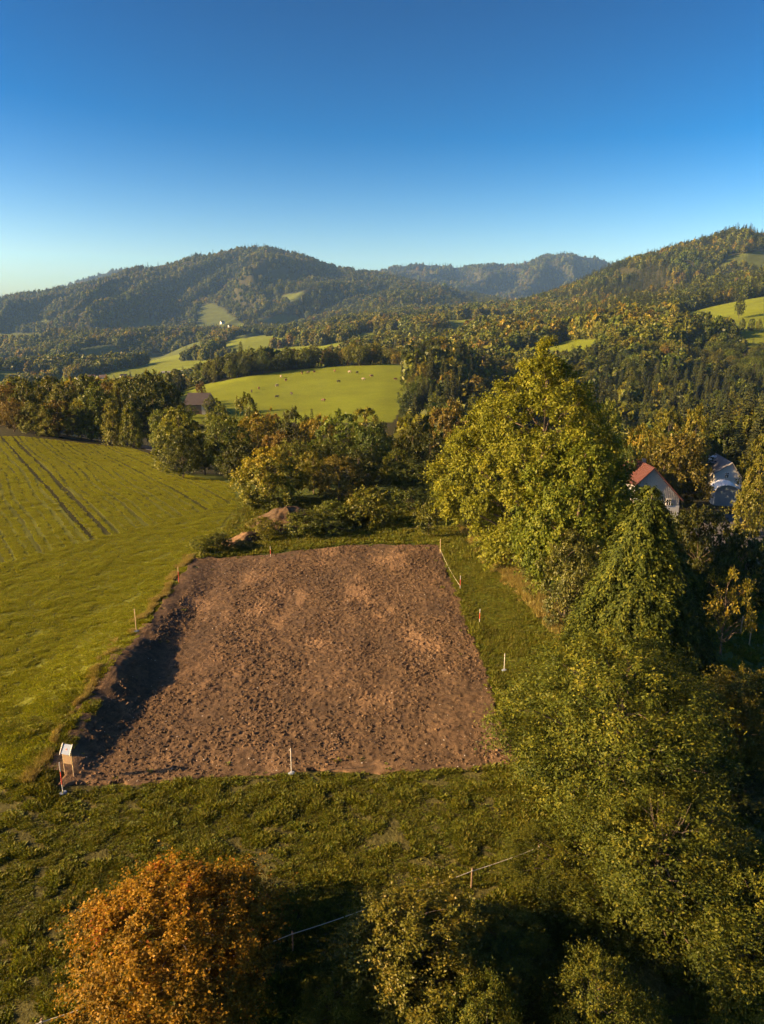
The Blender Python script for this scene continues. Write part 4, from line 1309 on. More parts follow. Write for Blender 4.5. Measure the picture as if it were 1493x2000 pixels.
def clod_mesh(name, seed, material):
    r = np.random.default_rng(seed)
    bm = bmesh.new(); bmesh.ops.create_icosphere(bm, subdivisions=1, radius=1.0)
    for v in bm.verts:
        v.co *= 0.7 + 0.6 * r.random()
        v.co.z *= 0.6
    me = bpy.data.meshes.new(name); bm.to_mesh(me); bm.free(); me.materials.append(material)
    return me
M_STONE = plain('pale field stone', (0.36, 0.31, 0.26), 0.85, 0.3, 3)
n = 26000
X = -18 + 26 * r.random(n); Y = 33 + 44 * r.random(n)
k = (inplot(X, Y) > 0.2) & (fbm(X / 3.6, Y / 8.5, 205, 3) + 0.016 * (X + 8) + 0.6 * r.random(n) > 0.15)
X, Y = X[k], Y[k]
scatter('clods', np.stack([X, Y, soil_z(X, Y)], 1), r.random(len(X)) * 6.28, np.stack([0.05 + 0.13 * r.random(len(X)) ** 2, 0.04 + 0.07 * r.random(len(X)) ** 2, 0.04 + 0.07 * r.random(len(X)) ** 2], 1), clod_mesh('clod', 731, M_SOIL), 'loose clods of brown earth on the bare plot',
        tilt=r.uniform(-0.5, 0.5, (len(X), 2)))
n = 420
X = -17 + 24 * r.random(n); Y = 33.5 + 42 * r.random(n) ** 1.5
k = inplot(X, Y) > 0.1
scatter('pebbles', np.stack([X[k], Y[k], soil_z(X[k], Y[k]) + 0.01], 1), r.random(k.sum()) * 6.28, 0.02 + 0.035 * r.random(k.sum()) ** 2, clod_mesh('pebble', 732, M_STONE), 'pale pebbles scattered over the bare plot')

# ------------------------------------------------------------------ spoil heap, road, yard
def mound(name, cx, cy, a, b, h, rot, label):
    nr, na = 26, 72
    rr = np.linspace(0, 1.12, nr); aa = np.linspace(0, 2 * math.pi, na, endpoint=False)
    Rr, Aa = np.meshgrid(rr, aa, indexing='ij')
    lx = Rr * np.cos(Aa) * a * (1 + 0.12 * np.sin(Aa * 3 + 1)); ly = Rr * np.sin(Aa) * b
    x = cx + lx * math.cos(rot) - ly * math.sin(rot); y = cy + lx * math.sin(rot) + ly * math.cos(rot)
    g = land0(x.ravel(), y.ravel()).reshape(x.shape)
    prof = np.clip(1 - Rr, -0.2, 1) ** 1 * (1 + 0 * Rr)
    prof = np.where(Rr < 1, (1 - np.clip(Rr, 0, 1) ** 1.7) ** 1.3, -0.1 * (Rr - 1) / 0.12)
    z = g + h * prof * (1 + 0.45 * fbm(x / 1.8, y / 1.8, 741, 3)) + 0.16 * fbm(x / 0.5, y / 0.5, 742, 3) * np.clip(prof * 5, 0, 1)
    V = np.stack([x.ravel(), y.ravel(), z.ravel()], 1)
    i = np.arange(nr - 1)[:, None] * na; k = np.arange(na)[None, :]; k2 = (k + 1) % na
    F = np.stack([i + k, i + k2, i + na + k2, i + na + k], -1).reshape(-1, 4)
    o = link(name, mesh_np(name, V, F, M_SOIL, False))
    return tag(o, label, 'spoil heap')
mound('spoil_heap', float(px_s(560, 1000) * 84.5), 84.5, 5.6, 3.6, 1.9, 0.25, 'large heap of brown earth under the golden topped tree')
mound('spoil_heap', float(px_s(485, 1050) * 78.5), 78.5, 4.4, 1.8, 1.0, 0.95, 'long low ridge of earth running from the heap to the plot corner')

M_ROAD = plain('worn asphalt', (0.075, 0.075, 0.08), 0.85, 0.2, 2)
def strip(name, pts, wid, material, label, lift=0.05, n=60):
    pts = np.array(pts, float)
    t = np.linspace(0, len(pts) - 1, n)
    x = np.interp(t, range(len(pts)), pts[:, 0]); y = np.interp(t, range(len(pts)), pts[:, 1])
    T_ = norm(np.stack([np.gradient(x), np.gradient(y)], 1)); Np = np.stack([-T_[:, 1], T_[:, 0]], 1)
    cols = np.linspace(-0.5, 0.5, 5)
    V = []
    for c in cols:
        xx = x + Np[:, 0] * c * wid; yy = y + Np[:, 1] * c * wid
        V.append(np.stack([xx, yy, land0(xx, yy) + lift], 1))
    V = np.stack(V, 1).reshape(-1, 3)
    i = np.arange(n - 1)[:, None] * 5; k = np.arange(4)[None, :]
    F = np.stack([i + k, i + k + 1, i + 5 + k + 1, i + 5 + k], -1).reshape(-1, 4)
    return tag(link(name, mesh_np(name, V, F, material, True)), label, kind='structure')
ra = hit(150, 861)[:2]; rb = hit(268, 872)[:2]; rc = hit(312, 887)[:2]
strip('road', [(ra[0] - 10, ra[1] + 6), (ra[0], ra[1] + 3), (rb[0], rb[1] + 2.5), (rc[0], rc[1] + 2.5), (rc[0] + 14, rc[1] - 3)], 3.6, M_ROAD, 'narrow grey road at the end of the crop field', 0.12)
yx = float(px_s(1428, 985))
strip('yard', [(yx * 96 - 5, 97), (yx * 104, 105), (yx * 118 + 1, 121)], 11.0, M_ROAD, 'shaded grey paved yard in front of the grey house', 0.06)

# ------------------------------------------------------------------ houses
M_WHITE = plain('white plaster', (0.74, 0.72, 0.68), 0.85, 0.06, 2)
M_GREYW = plain('weathered grey boards', (0.30, 0.29, 0.27), 0.85, 0.25, 4, 0.2)
M_PALEW = plain('pale grey render', (0.52, 0.52, 0.50), 0.85, 0.1, 2)
M_REDR = plain('red roof tiles', (0.070, 0.021, 0.016), 0.75, 0.35, 3, 0.3)
M_GREYR = plain('grey roof sheet', (0.20, 0.20, 0.21), 0.55, 0.2, 2)
M_BROWNR = plain('brown roof tiles', (0.13, 0.075, 0.05), 0.8, 0.3, 1)
M_DARKR = plain('dark roof shingles', (0.045, 0.034, 0.034), 0.85, 0.3, 1)
M_DARKW = plain('dark timber boards', (0.10, 0.065, 0.045), 0.85, 0.3, 2)
M_FRAME = plain('white painted wood', (0.78, 0.77, 0.74), 0.6, 0.04, 2)
M_BRICK = plain('red brown brick', (0.24, 0.11, 0.075), 0.85, 0.25, 5)
M_BAL = plain('dark red painted timber', (0.14, 0.035, 0.028), 0.7, 0.2, 4)
def glass_b(N, L, out):
    p = N('ShaderNodeBsdfPrincipled')
    p.inputs['Base Color'].default_value = (0.03, 0.035, 0.045, 1)
    p.inputs['Roughness'].default_value = 0.08
    return p.outputs[0]
M_GLASS = mat('window glass', glass_b)

def window(parent, x, y, z, w_, h_, shutters=False):
    f = 0.07
    o = MB().box(x - w_/2, x + w_/2, y - 0.06, y + 0.05, z, z + f).box(x - w_/2, x + w_/2, y - 0.06, y + 0.05, z + h_ - f, z + h_) \
        .box(x - w_/2, x - w_/2 + f, y - 0.06, y + 0.05, z + f, z + h_ - f).box(x + w_/2 - f, x + w_/2, y - 0.06, y + 0.05, z + f, z + h_ - f) \
        .box(x - 0.03, x + 0.03, y - 0.055, y + 0.05, z + f, z + h_ - f).box(x - w_/2 + f, x - 0.03, y - 0.05, y + 0.05, z + h_ * 0.62, z + h_ * 0.62 + 0.05) \
        .box(x + 0.03, x + w_/2 - f, y - 0.05, y + 0.05, z + h_ * 0.62, z + h_ * 0.62 + 0.05).build('window', M_FRAME, parent)
    MB().box(x - w_/2 + f, x + w_/2 - f, y - 0.02, y + 0.02, z + f, z + h_ - f).build('pane', M_GLASS, o)
    if shutters:
        for sg in (-1, 1):
            MB().box(x + sg * (w_ * 0.78) - w_ * 0.24, x + sg * (w_ * 0.78) + w_ * 0.24, y - 0.05, y + 0.01, z, z + h_).build('shutter', M_FRAME, parent)
    return o

def gable_house(name, loc, rz, label, xl, xr, zl, zr, za, length, wall_m, roof_m, over=0.45, cat='house', base=0.8, group=None):
    """gable towards -y; apex over x = 0, eaves at (xl, zl) and (xr, zr)"""
    e = empty(name, loc, rz, label, cat, group)
    b = -base
    pts = [(xl, 0, b), (xr, 0, b), (xr, 0, zr), (0, 0, za), (xl, 0, zl)]
    pts += [(x, length, z) for x, _, z in pts]
    MB().poly(pts, [(0, 1, 2, 3, 4), (9, 8, 7, 6, 5), (0, 4, 9, 5), (1, 6, 7, 2), (4, 3, 8, 9), (3, 2, 7, 8)]).build('wall', wall_m, e)
    th = 0.16
    for (xe, ze) in ((xl, zl), (xr, zr)):
        d = np.array([xe, ze - za]); d = d / np.linalg.norm(d)
        ex, ez = xe + d[0] * over, ze + d[1] * over
        up = np.array([-d[1], d[0]]) if xe > 0 else np.array([d[1], -d[0]])
        off = up * 0.03; t = up * th
        q = [(0 + off[0], za + off[1] + 0.02), (ex + off[0], ez + off[1] + 0.02), (ex + off[0] + t[0], ez + off[1] + t[1]), (0 + 0, za + off[1] + th * 1.25)]
        y0, y1 = -over, length + over
        MB().poly([(a, y0, c) for a, c in q] + [(a, y1, c) for a, c in q], [(0, 1, 2, 3), (7, 6, 5, 4), (0, 4, 5, 1), (1, 5, 6, 2), (2, 6, 7, 3), (3, 7, 4, 0)]).build('roof', roof_m, e)
    return e

# the red roofed house
D0 = 112.0
hx = float(px_s(1277, 915)) * D0
gz0 = lz(hx + 1, D0)
za = float(z_at(915, D0)) - gz0
e = gable_house('red_roofed_house', (hx, D0, gz0), math.radians(3), 'old house with red tiled roof and grey boarded gable behind the evergreen', -2.5, 4.7, za - 2.5, za - 4.9, za, 9.0, M_GREYW, M_REDR)
m = MB()
xx = -2.42
while xx < 4.6:
    top = za - (abs(xx) if xx < 0 else xx * 4.9 / 4.7) - 0.12
    m.box(xx, xx + 0.05, -0.035, 0.0, max(2.2, 0), top)
    xx += 0.3
m.build('battens', M_GREYW, e)
MB().box(-2.52, 4.72, -0.03, 0.02, -0.8, 2.15).build('plaster_base', M_PALEW, e)
MB().box(-2.3, -0.2, -0.28, -0.04, za - 4.2, za - 3.2).build('balcony', M_BAL, e)
window(e, -1.9, -0.06, za - 5.7, 0.85, 1.25, True)
window(e, 2.9, -0.06, za - 6.0, 0.8, 1.1)
ch = MB().box(0.5, 1.0, 5.4, 5.9, za - 1.6, za + 0.35).build('chimney', M_GREYW, e)
MB().box(0.44, 1.06, 5.34, 5.96, za + 0.35, za + 0.45).build('chimney_cap', M_GREYW, ch)
m = MB()
for q in range(14):                     # courses of tiles on the lit slope
    f = (q + 0.5) / 14
    x_ = -f * 2.75; z_ = za + 0.22 - f * 2.75
    m.box(x_ - 0.12, x_ + 0.03, -0.42, 9.42, z_ - 0.06, z_ + 0.015)
m.build('tile_courses', M_REDR, e)

# the grey house
D1 = 143.0
hx = float(px_s(1430, 905)) * D1
gz1 = lz(hx, D1)
za = float(z_at(905, D1)) - gz1
e = gable_house('grey_house', (hx, D1, gz1), math.radians(-7), 'pale grey house with sheet roof beside the broad orange brown tree', -3.0, 2.5, za - 2.1, za - 3.6, za, 12.0, M_PALEW, M_GREYR)
window(e, -0.7, -0.05, za - 3.0, 0.8, 1.2, False)
window(e, 0.9, -0.05, za - 6.0, 0.9, 1.2, False)
MB().poly([(-0.6, 7.5, za - 0.10), (-1.7, 7.5, za - 0.87), (-1.7, 9.3, za - 0.87), (-0.6, 9.3, za - 0.10), (-0.55, 7.5, za + 0.02 + 0.1), (-1.65, 7.5, za - 0.60), (-1.65, 9.3, za - 0.60), (-0.55, 9.3, za + 0.12)],
          [(0, 3, 2, 1), (4, 5, 6, 7), (0, 1, 5, 4), (1, 2, 6, 5), (2, 3, 7, 6), (3, 0, 4, 7)]).build('skylight', M_FRAME, e)
MB().box(-3.2, 2.7, -0.02, 0.06, -0.8, 0.9).build('plinth', M_GREYW, e)

# arched shelter
D2 = 129.0
sx_ = float(px_s(1420, 965)) * D2; sz_ = lz(sx_, D2)
M_TARP = plain('blue grey tarpaulin', (0.20, 0.25, 0.29), 0.6, 0.12, 1)
zt = float(z_at(948, D2)) - sz_
e = empty('arched_shelter', (sx_, D2, sz_), math.radians(-14), 'arched shelter with white rimmed roof in front of the grey house', 'shelter')
arc = [(2.0 * math.cos(a), zt - 1.3 + 1.3 * math.sin(a)) for a in np.linspace(math.pi, 0, 13)]
def shell(arc, y0, y1, th):
    m = MB(); n = len(arc)
    out = [(x * (1 + th / 2), z + th) for x, z in arc]
    pts = [(x, y0, z) for x, z in arc] + [(x, y0, z) for x, z in out] + [(x, y1, z) for x, z in arc] + [(x, y1, z) for x, z in out]
    F = []
    for i in range(n - 1):
        F += [(i, i + 1, n + i + 1, n + i), (2*n + i, 3*n + i, 3*n + i + 1, 2*n + i + 1), (n + i, n + i + 1, 3*n + i + 1, 3*n + i), (i, 2*n + i, 2*n + i + 1, i + 1)]
    F += [(0, n, 3*n, 2*n), (n - 1, 3*n - 1, 4*n - 1, 2*n - 1)]
    return m.poly(pts, F)
shell(arc, -0.2, 4.6, 0.10).build('roof', M_FRAME, e)
MB().poly([(x * 0.97, 0.2, z - 0.03) for x, z in arc] + [(2.0 * 0.97, 0.2, -0.3), (-2.0 * 0.97, 0.2, -0.3)] + [(x * 0.97, 4.3, z - 0.03) for x, z in arc] + [(1.94, 4.3, -0.3), (-1.94, 4.3, -0.3)],
          [tuple(range(15)), tuple(range(29, 14, -1))] + [(i, 15 + i, 15 + (i + 1) % 15, (i + 1) % 15) for i in range(15)]).build('cover', M_TARP, e)

# clipped hedge
def hedge(name, cx, cy, lx, wy, h, rz, label):
    e = empty(name, (cx, cy, lz(cx, cy)), rz, label, 'hedge')
    r = np.random.default_rng(771)
    n = 5200
    f = r.random(n)
    x = (r.random(n) - 0.5) * lx; y = (r.random(n) - 0.5) * wy; z = r.random(n) * h
    P = np.where((f < 0.4)[:, None], np.stack([x, y, np.full(n, h)], 1), np.where((f < 0.75)[:, None], np.stack([x, np.full(n, -wy / 2), z], 1),
                 np.where((f < 0.9)[:, None], np.stack([x, np.full(n, wy / 2), z], 1), np.stack([np.full(n, -lx / 2), y, z], 1)))) + r.normal(0, 0.05, (n, 3))
    A = r.normal(0, 1, (n, 3)); Nn = r.normal(0, 0.5, (n, 3)) + np.array([0, -0.4, 0.6])
    L = np.full(n, 0.22)
    link('foliage', crown_mesh('hedge', leaf_arrays(P, A, Nn, L, L * 0.7), np.clip(r.normal(0.4, 0.2, n), 0, 1), M_DARK), e)
    MB().box(-lx / 2 + 0.1, lx / 2 - 0.1, -wy / 2 + 0.1, wy / 2 - 0.1, -0.3, h - 0.1).build('inner_branches', M_DARKW, e)
hxx = float(px_s(1475, 1010)) * 90
hedge('hedge', hxx + 1, 90, 11, 1.5, 2.0, math.radians(8), 'clipped dark hedge along the shaded garden')

# barn on the pasture
D3 = 306.0
bx_ = float(px_s(387, 778)) * D3; bz_ = float(lz(bx_, D3))
e = empty('barn', (bx_, D3, bz_), math.radians(4), 'dark roofed barn at the foot of the bright pasture', 'barn')
hr = float(z_at(769, D3)) - bz_; he = max(1.8, float(z_at(790, D3)) - bz_)
MB().box(-5.6, 5.6, 0, 8.0, -1.5, he).build('wall', M_DARKW, e)
MB().poly([(-6.4, -0.7, he - 0.1), (6.4, -0.7, he - 0.1), (6.4, 8.7, he - 0.1), (-6.4, 8.7, he - 0.1), (-4.6, 4, hr), (4.6, 4, hr)], [(0, 1, 5, 4), (1, 2, 5), (2, 3, 4, 5), (3, 0, 4), (0, 3, 2, 1)]).build('roof', M_DARKR, e)
MB().box(1.2, 3.0, -0.05, 0.02, -0.2, he - 0.3).build('door', M_GREYW, e)
plant_px(PB['rust'][0], 'broadleaf_tree', 392, 745, 312, 24, 'thin brown tree rising behind the barn roof')
for (a, b, c, lab) in [(410, 772, 304, 'small green tree hiding the end of the barn'), (372, 790, 296, 'low green tree in front of the barn wall')]:
    plant_px(PB['green'][0], 'broadleaf_tree', a, b, c, 30, lab)

# farm on the far hill
def cottage(px, py, D, wpx, ratio, wall_m, roof_m, label, rz=0.0, name='house', cat='house', group=None, hk=0.62):
    """small gabled house; long side towards the viewer unless turned"""
    s = float(px_s(px, py)); x = s * D; z = lz(x, D)
    depth = D * math.cos(PITCH) - (z - CAMH) * math.sin(PITCH)
    Lm = wpx / FPX * depth
    wd = Lm * ratio; he = wd * 0.45 + 1.2; za = he + wd * hk * 0.75
    e = empty(name, (x, D, z), rz, label, cat, group)
    l2 = Lm / 2
    pts = [(-l2, 0, -1.5), (-l2, wd, -1.5), (-l2, wd, he), (-l2, wd / 2, za), (-l2, 0, he)]
    pts += [(l2, b, c) for _, b, c in pts]
    MB().poly(pts, [(0, 4, 3, 2, 1), (5, 6, 7, 8, 9), (0, 5, 9, 4), (1, 2, 7, 6), (4, 9, 8, 3), (2, 3, 8, 7)]).build('wall', wall_m, e)
    o_ = 0.5
    for sg in (0, 1):
        ye = -o_ if sg == 0 else wd + o_; ze = he - o_ * (za - he) / (wd / 2)
        y2 = wd / 2
        q = [(y2, za + 0.05), (ye, ze + 0.05), (ye, ze + 0.3), (y2, za + 0.32)]
        MB().poly([(-l2 - o_, a, c) for a, c in q] + [(l2 + o_, a, c) for a, c in q], [(0, 1, 2, 3), (7, 6, 5, 4), (0, 4, 5, 1), (1, 5, 6, 2), (2, 6, 7, 3), (3, 7, 4, 0)]).build('roof', roof_m, e)
    nwin = max(2, int(Lm / 3.2))
    for q in range(nwin):
        xq = -l2 + (q + 0.5) * Lm / nwin
        MB().box(xq - 0.5, xq + 0.5, -0.08, 0.03, he * 0.35, he * 0.35 + 1.2).build('window', M_GLASS, e)
    MB().box(l2 * 0.4, l2 * 0.4 + 0.9, wd * 0.55, wd * 0.55 + 0.9, za - 0.9, za + 0.9).build('chimney', M_BRICK, e)
    return e
cottage(1309, 626, 592, 34, 0.7, M_WHITE, M_GREYR, 'white farmhouse with grey roof on the hill beside the meadow', 0.5, name='farmhouse')
cottage(1372, 609, 640, 13, 0.85, M_DARKW, M_BROWNR, 'small brown hut on the hilltop meadow', 0.3, name='hut', cat='hut')
cottage(1340, 630, 585, 10, 0.9, M_WHITE, M_BROWNR, 'small white shed right of the hilltop farmhouse', 0.2, name='shed', cat='shed')
plant_px(PB['dark'][0], 'broadleaf_tree', 1449, 575, 640, 19, 'lone dark tree on the hilltop meadow')
plant_px(PB['yellow'][0], 'broadleaf_tree', 1319, 595, 612, 18, 'yellow tree behind the white farmhouse')
plant_px(PB['olive'][0], 'broadleaf_tree', 1342, 612, 600, 18, 'round olive tree between farmhouse and brown hut')
for i_, (a, b) in enumerate([(1452, 622), (1470, 622), (1484, 623), (1379, 622), (1408, 628)]):
    plant_px(PB['shrub'][i_ % 3], 'shrub', a, b, 590 - 4 * i_, 13, 'small bush in the hedge line across the hilltop meadow', 'shrub', 'bushes on the hilltop meadow')

VILL = 'village at the valley bottom'
for px_, py_, D_, wp, rt, wm, rm, lab, rz in [
 (156, 728, 930, 13, 0.8, M_WHITE, M_BROWNR, 'white gabled house in the valley behind the tree row', 1.2),
 (178, 731, 940, 14, 0.7, M_WHITE, M_BROWNR, 'white house with brown roof right of the gabled valley house', 0.3),
 (200, 733, 935, 12, 0.7, M_GREYW, M_BROWNR, 'grey house between white valley houses', 0.2),
 (243, 737, 930, 12, 0.7, M_WHITE, M_BROWNR, 'white house half hidden behind the dark round tree', 0.5),
 (345, 728, 900, 14, 0.8, M_WHITE, M_GREYR, 'white gabled house above the barn in the valley', 1.0),
 (331, 735, 880, 30, 0.5, M_PALEW, M_GREYR, 'long shed with pale grey roof in the valley', 0.05),
 (364, 733, 885, 20, 0.6, M_WHITE, M_PALEW, 'pale low building beside the long shed', 0.1),
 (384, 730, 900, 14, 0.7, M_WHITE, M_GREYR, 'white house with dark roof right of the pale low building', 0.2),
 (810, 660, 1000, 10, 0.6, M_WHITE, M_BROWNR, 'tiny white house among the scattered valley groves', 0.2),
]:
    cottage(px_, py_, D_, wp, rt, wm, rm, lab, rz)
hv = random.Random(5)
for i_ in range(13):
    a = 212 + hv.random() * 72; b = 655 - (a - 212) * 0.16 + hv.random() * 6
    x_, y_, z_ = hit(a, b)
    cottage(a, b, y_, 7, 0.75, hv.choice([M_WHITE, M_PALEW, M_GREYW]), M_BROWNR, 'tiny house of the hamlet on the mountain foot', hv.random() * 1.5, group='hamlet on the mountain foot')
for a, b, lab in [(451, 640, 'lone white house on the mountain meadow'), (436, 633, 'tiny farmhouse above the lone mountain meadow house'), (124, 652, 'tiny house left of the hamlet on the mountain foot')]:
    x_, y_, z_ = hit(a, b)
    cottage(a, b, y_, 7, 0.75, M_WHITE, M_BROWNR, lab, 0.7)

# ------------------------------------------------------------------ cows
def cow_mesh(material):
    me = bpy.data.meshes.new('cow')
    v = [(0, 0, 1.05), (0.55, 0, 1.08), (-0.55, 0, 1.08), (-0.80, 0, 1.05), (0.85, 0, 1.2), (1.12, 0, 1.05), (1.32, 0, 0.78)]
    e = [(0, 1), (0, 2), (2, 3), (1, 4), (4, 5), (5, 6)]
    rad = [0.40, 0.36, 0.36, 0.22, 0.22, 0.16, 0.10]
    for bx0, by0 in ((1, 0.22), (1, -0.22), (2, 0.22), (2, -0.22)):
        i = len(v)
        x0 = v[bx0][0]
        back = -0.06 if bx0 == 2 else 0.0
        v += [(x0, by0, 0.75), (x0 + back, by0, 0.40), (x0, by0, 0.02)]
        rad += [0.15, 0.085, 0.08]
        e += [(bx0, i), (i, i + 1), (i + 1, i + 2)]
    i = len(v)
    v += [(-0.95, 0, 0.9), (-0.98, 0, 0.5)]; rad += [0.05, 0.05]; e += [(3, i), (i, i + 1)]
    i = len(v)
    v += [(1.08, 0.2, 1.14), (1.08, -0.2, 1.14)]; rad += [0.05, 0.05]; e += [(5, i), (5, i + 1)]
    me.from_pydata(v, e, [])
    ob = bpy.data.objects.new('cow skin', me); COL.objects.link(ob)
    ob.modifiers.new('skin', 'SKIN')
    for k, rr in enumerate(rad):
        sv_ = me.skin_vertices[0].data[k]
        sv_.radius = (rr, rr); sv_.use_root = (k == 0)
    sb = ob.modifiers.new('sub', 'SUBSURF'); sb.levels = 1; sb.render_levels = 1
    dg = bpy.context.evaluated_depsgraph_get()
    out = bpy.data.meshes.new_from_object(ob.evaluated_get(dg))
    bpy.data.objects.remove(ob)
    out.name = 'cow'
    out.materials.clear(); out.materials.append(material)
    return out
M_COWD = plain('dark brown hide', (0.045, 0.028, 0.02), 0.8, 0.3, 1)
M_COWP = plain('pale cream hide', (0.26, 0.20, 0.15), 0.8, 0.3, 1)
M_COWB = plain('red brown hide', (0.16, 0.075, 0.04), 0.8, 0.3, 1)
CW = {'dark': cow_mesh(M_COWD), 'pale': cow_mesh(M_COWP), 'brown': cow_mesh(M_COWB)}
CNAME = {'dark': 'dark brown', 'pale': 'pale', 'brown': 'red brown'}
for px_, py_, c in [(492, 767, 'dark'), (506, 761, 'brown'), (541, 778, 'dark'), (570, 772, 'dark'), (541, 756, 'pale'), (559, 745, 'brown'), (549, 738, 'pale'), (632, 785, 'brown'),
                    (662, 748, 'dark'), (710, 743, 'pale'), (726, 737, 'brown'), (773, 743, 'brown'), (698, 730, 'dark'), (654, 727, 'brown'), (602, 730, 'dark'), (590, 731, 'brown'), (614, 729, 'brown'), (683, 729, 'pale')]:
    x_, y_, z_ = hit(px_, py_)
    if y_ > 470:
        x_, y_ = float(px_s(px_, py_)) * 430, 430.0
        z_ = lz(x_, y_)
    o = link('cow', CW[c], None, (x_, y_, z_ - 0.02))
    o.rotation_euler = (0, 0, random.random() * 6.28); o.scale = (1.0,) * 3
    tag(o, CNAME[c] + ' cow grazing on the bright hillside pasture', 'cow', CNAME[c] + ' cows on the pasture')

# ------------------------------------------------------------------ stakes, sign, fence, garden posts
M_PALEWOOD = plain('fresh pale stake wood', (0.50, 0.36, 0.20), 0.75, 0.2, 8)
M_POSTW = plain('white painted stake', (0.42, 0.40, 0.37), 0.55, 0.08, 8)
M_REDP = plain('red marking paint', (0.50, 0.06, 0.035), 0.55, 0.15, 8)
M_PLATE = plain('bluish white plastic plate', (0.26, 0.31, 0.38), 0.45, 0.08, 4)
M_BLUE = plain('pale blue printed board', (0.10, 0.15, 0.26), 0.4, 0.10, 3)
M_OLDW = plain('weathered post wood', (0.22, 0.15, 0.09), 0.85, 0.3, 6, 0.3)
M_WIRE = plain('pale fence tape', (0.62, 0.55, 0.42), 0.6, 0.1, 5)

def stake(px_, base, top, style, label, plate=False):
    x, y, z = hit(px_, base)
    depth = y * math.cos(PITCH) - (z - CAMH) * math.sin(PITCH)
    h = (base - top) / FPX * depth / math.cos(PITCH + math.atan((base - 1000) / FPX)) * 1.02
    z = float(max(z, land0(np.array([x]), np.array([y]))[0]))
    e = empty('boundary_stake', (x, y, z), random.random(), label, 'stake', 'stakes round the bare plot')
    w_ = 0.029
    col = {'wood': [(0, 0.6, M_PALEWOOD), (0.6, 1.0, M_PALEWOOD)], 'redwood': [(0, 0.72, M_REDP), (0.72, 1.0, M_PALEWOOD)],
           'white': [(0, 1.0, M_POSTW)], 'redwhite': [(0, 0.3, M_POSTW), (0.3, 0.72, M_REDP), (0.72, 1.0, M_POSTW)]}[style]
    for a, b, m_ in col:
        pts = np.array([(0, 0, -0.25 if a == 0 else h * a), (0, 0, h * b)])
        MB().tube(pts, [w_, w_ * 0.95], 8).build('shaft' if m_ is not M_REDP else 'red_band', m_, e)
    if plate:
        a = np.linspace(0, 2 * math.pi, 14, endpoint=False)
        MB().poly([(0.20 * math.cos(t), 0.16 * math.sin(t), 0.0) for t in a] + [(0.20 * math.cos(t), 0.16 * math.sin(t), 0.07) for t in a] + [(0.15 * math.cos(t), 0.11 * math.sin(t), 0.10) for t in a],
                  [tuple(range(13, -1, -1)), tuple(range(28, 42))] + [(i, (i + 1) % 14, 14 + (i + 1) % 14, 14 + i) for i in range(14)] + [(14 + i, 14 + (i + 1) % 14, 28 + (i + 1) % 14, 28 + i) for i in range(14)]).build('base_plate', M_PLATE, e)
    return e
stake(570, 1513, 1467, 'white', 'white stake on a plate foot at the near edge of the plot', True)
stake(985, 1311, 1279, 'white', 'white stake with plate foot on the lane side of the plot', True)
stake(937, 1217, 1191, 'redwhite', 'red and white stake halfway along the lane side of the plot')
stake(899, 1152, 1126, 'redwhite', 'red and white stake nearer the far end of the lane side')
stake(860, 1082, 1054, 'wood', 'pale wooden stake at the far right corner of the plot')
stake(529, 1089, 1068, 'redwhite', 'little red and white stake at the far edge of the plot')
stake(350, 1140, 1109, 'redwood', 'reddish wooden stake on the bank near the thin young tree')
stake(267, 1235, 1192, 'wood', 'tall pale wooden stake on the bank beside the crop field', True)
stake(124, 1551, 1496, 'redwhite', 'tall red and white ranging pole in front of the tilted board', True)

# tilted board on two legs behind the ranging pole
x, y, z = hit(128, 1530)
y += 0.5
z = lz(x, y)
e = empty('tilted_board', (x, y, z), math.radians(-14), 'pale blue tilted board on wooden legs at the near left corner of the plot', 'sign')
for sx0 in (-0.27, 0.27):
    MB().tube([(sx0, 0.05, -0.2), (sx0, 0.05, 1.62 if sx0 < 0 else 1.66)], 0.025, 6).build('leg', M_PALEWOOD, e)
MB().box(-0.245, 0.245, 0.03, 0.07, 0.72, 1.30).build('lower_panel', M_OLDW, e)
tb = MB().poly([(-0.27, -0.12, 1.38), (0.27, -0.12, 1.38), (0.27, 0.20, 1.80), (-0.27, 0.20, 1.80), (-0.27, -0.10, 1.36), (0.27, -0.10, 1.36), (0.27, 0.22, 1.78), (-0.27, 0.22, 1.78)],
          [(0, 1, 2, 3), (7, 6, 5, 4), (0, 4, 5, 1), (1, 5, 6, 2), (2, 6, 7, 3), (3, 7, 4, 0)]).build('board', M_BLUE, e)
for sg in (-1, 1):
    MB().poly([(sg * 0.275, -0.14, 1.33), (sg * 0.315, -0.14, 1.33), (sg * 0.315, 0.22, 1.82), (sg * 0.275, 0.22, 1.82), (sg * 0.275, -0.14, 1.41), (sg * 0.315, -0.14, 1.41), (sg * 0.315, 0.18, 1.86), (sg * 0.275, 0.18, 1.86)],
              [(0, 1, 2, 3), (7, 6, 5, 4), (0, 4, 5, 1), (1, 5, 6, 2), (2, 6, 7, 3), (3, 7, 4, 0)]).build('rim', M_POSTW, tb)
MB().poly([(-0.045, 0.008, 1.576), (0.05, 0.008, 1.576), (0.035, 0.05, 1.632), (-0.02, 0.06, 1.645)], [(0, 1, 2, 3)]).build('red_mark', M_REDP, tb)

# tape along the far part of the lane side
def sag(a, b, s, n=10):
    t = np.linspace(0, 1, n)[:, None]
    p = a * (1 - t) + b * t
    p[:, 2] -= s * 4 * (t * (1 - t))[:, 0]
    return p
a = np.array(hit(860, 1082)); b = np.array(hit(899, 1152)); a[2] += 0.5; b[2] += 0.35
m = MB(); m.tube(sag(a, b, 0.28), 0.010, 5)
o = m.build('marker_tape', M_WIRE); tag(o, 'slack pale tape hanging between the two far lane side stakes', 'tape')

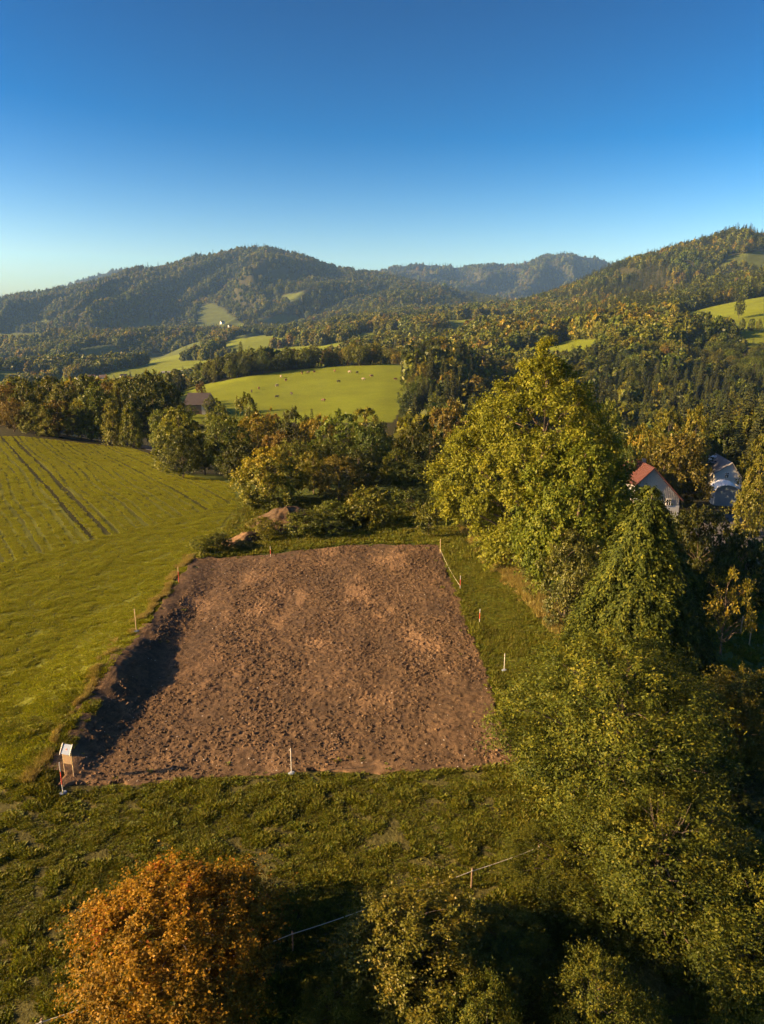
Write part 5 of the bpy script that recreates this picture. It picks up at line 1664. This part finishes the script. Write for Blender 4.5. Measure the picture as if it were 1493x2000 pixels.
# wire fence along the bank
e = empty('wire_fence', (float(FEN_A[0]), float(FEN_A[1]), lz(*FEN_A)), 0, 'single strand wire fence on thin posts across the foreground bank', 'fence')
org = np.array([FEN_A[0], FEN_A[1], lz(*FEN_A)])
tops = []
for t_ in (-4.0, 0.0, 4.6, 8.9, 12.9, 17.0, 20.5):
    p = FEN_A + FEN_T * t_
    z = lz(*p)
    P0 = np.array([p[0], p[1], z]) - org
    MB().tube([P0 + np.array([0, 0, -0.3]), P0 + np.array([0.01, 0, 1.0])], [0.04, 0.034], 7).build('post', M_OLDW, e)
    MB().box(P0[0] - 0.03, P0[0] + 0.05, P0[1] - 0.05, P0[1] - 0.03, P0[2] + 0.86, P0[2] + 0.93).build('insulator', M_POSTW, e)
    tops.append(P0 + np.array([0.02, -0.05, 0.90]))
m = MB()
pts = np.concatenate([sag(a, b, 0.05, 7)[:-1] for a, b in zip(tops[:-1], tops[1:])] + [tops[-1][None]])
m.tube(pts, 0.015, 5).build('wire', M_WIRE, e)

# garden posts with a wire
pa = None
for px_, base, top, lab in [(1446, 1240, 1205, 'thin wooden garden post nearer the pointed evergreen'), (1463, 1262, 1213, 'thicker wooden garden post with pale top in the shaded garden')]:
    x, y, z = hit(px_, base)
    depth = y * math.cos(PITCH) - (z - CAMH) * math.sin(PITCH)
    h = (base - top) / FPX * depth / math.cos(PITCH + math.atan((base - 1000) / FPX))
    e = empty('garden_post', (x, y, z), 0, lab, 'post', 'garden posts')
    MB().tube([(0, 0, -0.3), (0.03, 0, h)], [0.055, 0.05], 8).build('shaft', M_PALEWOOD, e)
    MB().tube([(0.03, 0, h), (0.03, 0, h + 0.04)], [0.056, 0.04], 8).build('cap', M_POSTW, e)
    q = np.array([x + 0.03, y, z + h - 0.05])
    if pa is not None:
        o = MB().tube(sag(pa, q, 0.1), 0.01, 5).build('garden_wire', M_WIRE); tag(o, 'thin wire strung between the two garden posts', 'wire')
    pa = q

# ------------------------------------------------------------------ the air
def haze_b(N, L, out):
    v = N('ShaderNodeVolumePrincipled')
    v.inputs['Color'].default_value = (0.26, 0.50, 1.0, 1)
    v.inputs['Density'].default_value = HAZE
    v.inputs['Anisotropy'].default_value = 0.0
    L(v.outputs[0], out.inputs['Volume'])
    return None
HAZE = 5.0e-5
M_HAZE = mat('valley air', haze_b)
o = MB().box(-16000, 16000, -120, 9700, float(gz.min()) - 1.5, float(gz.max()) + 60).build('haze', M_HAZE)
tag(o, 'thin blue evening haze filling the valley', kind='stuff')
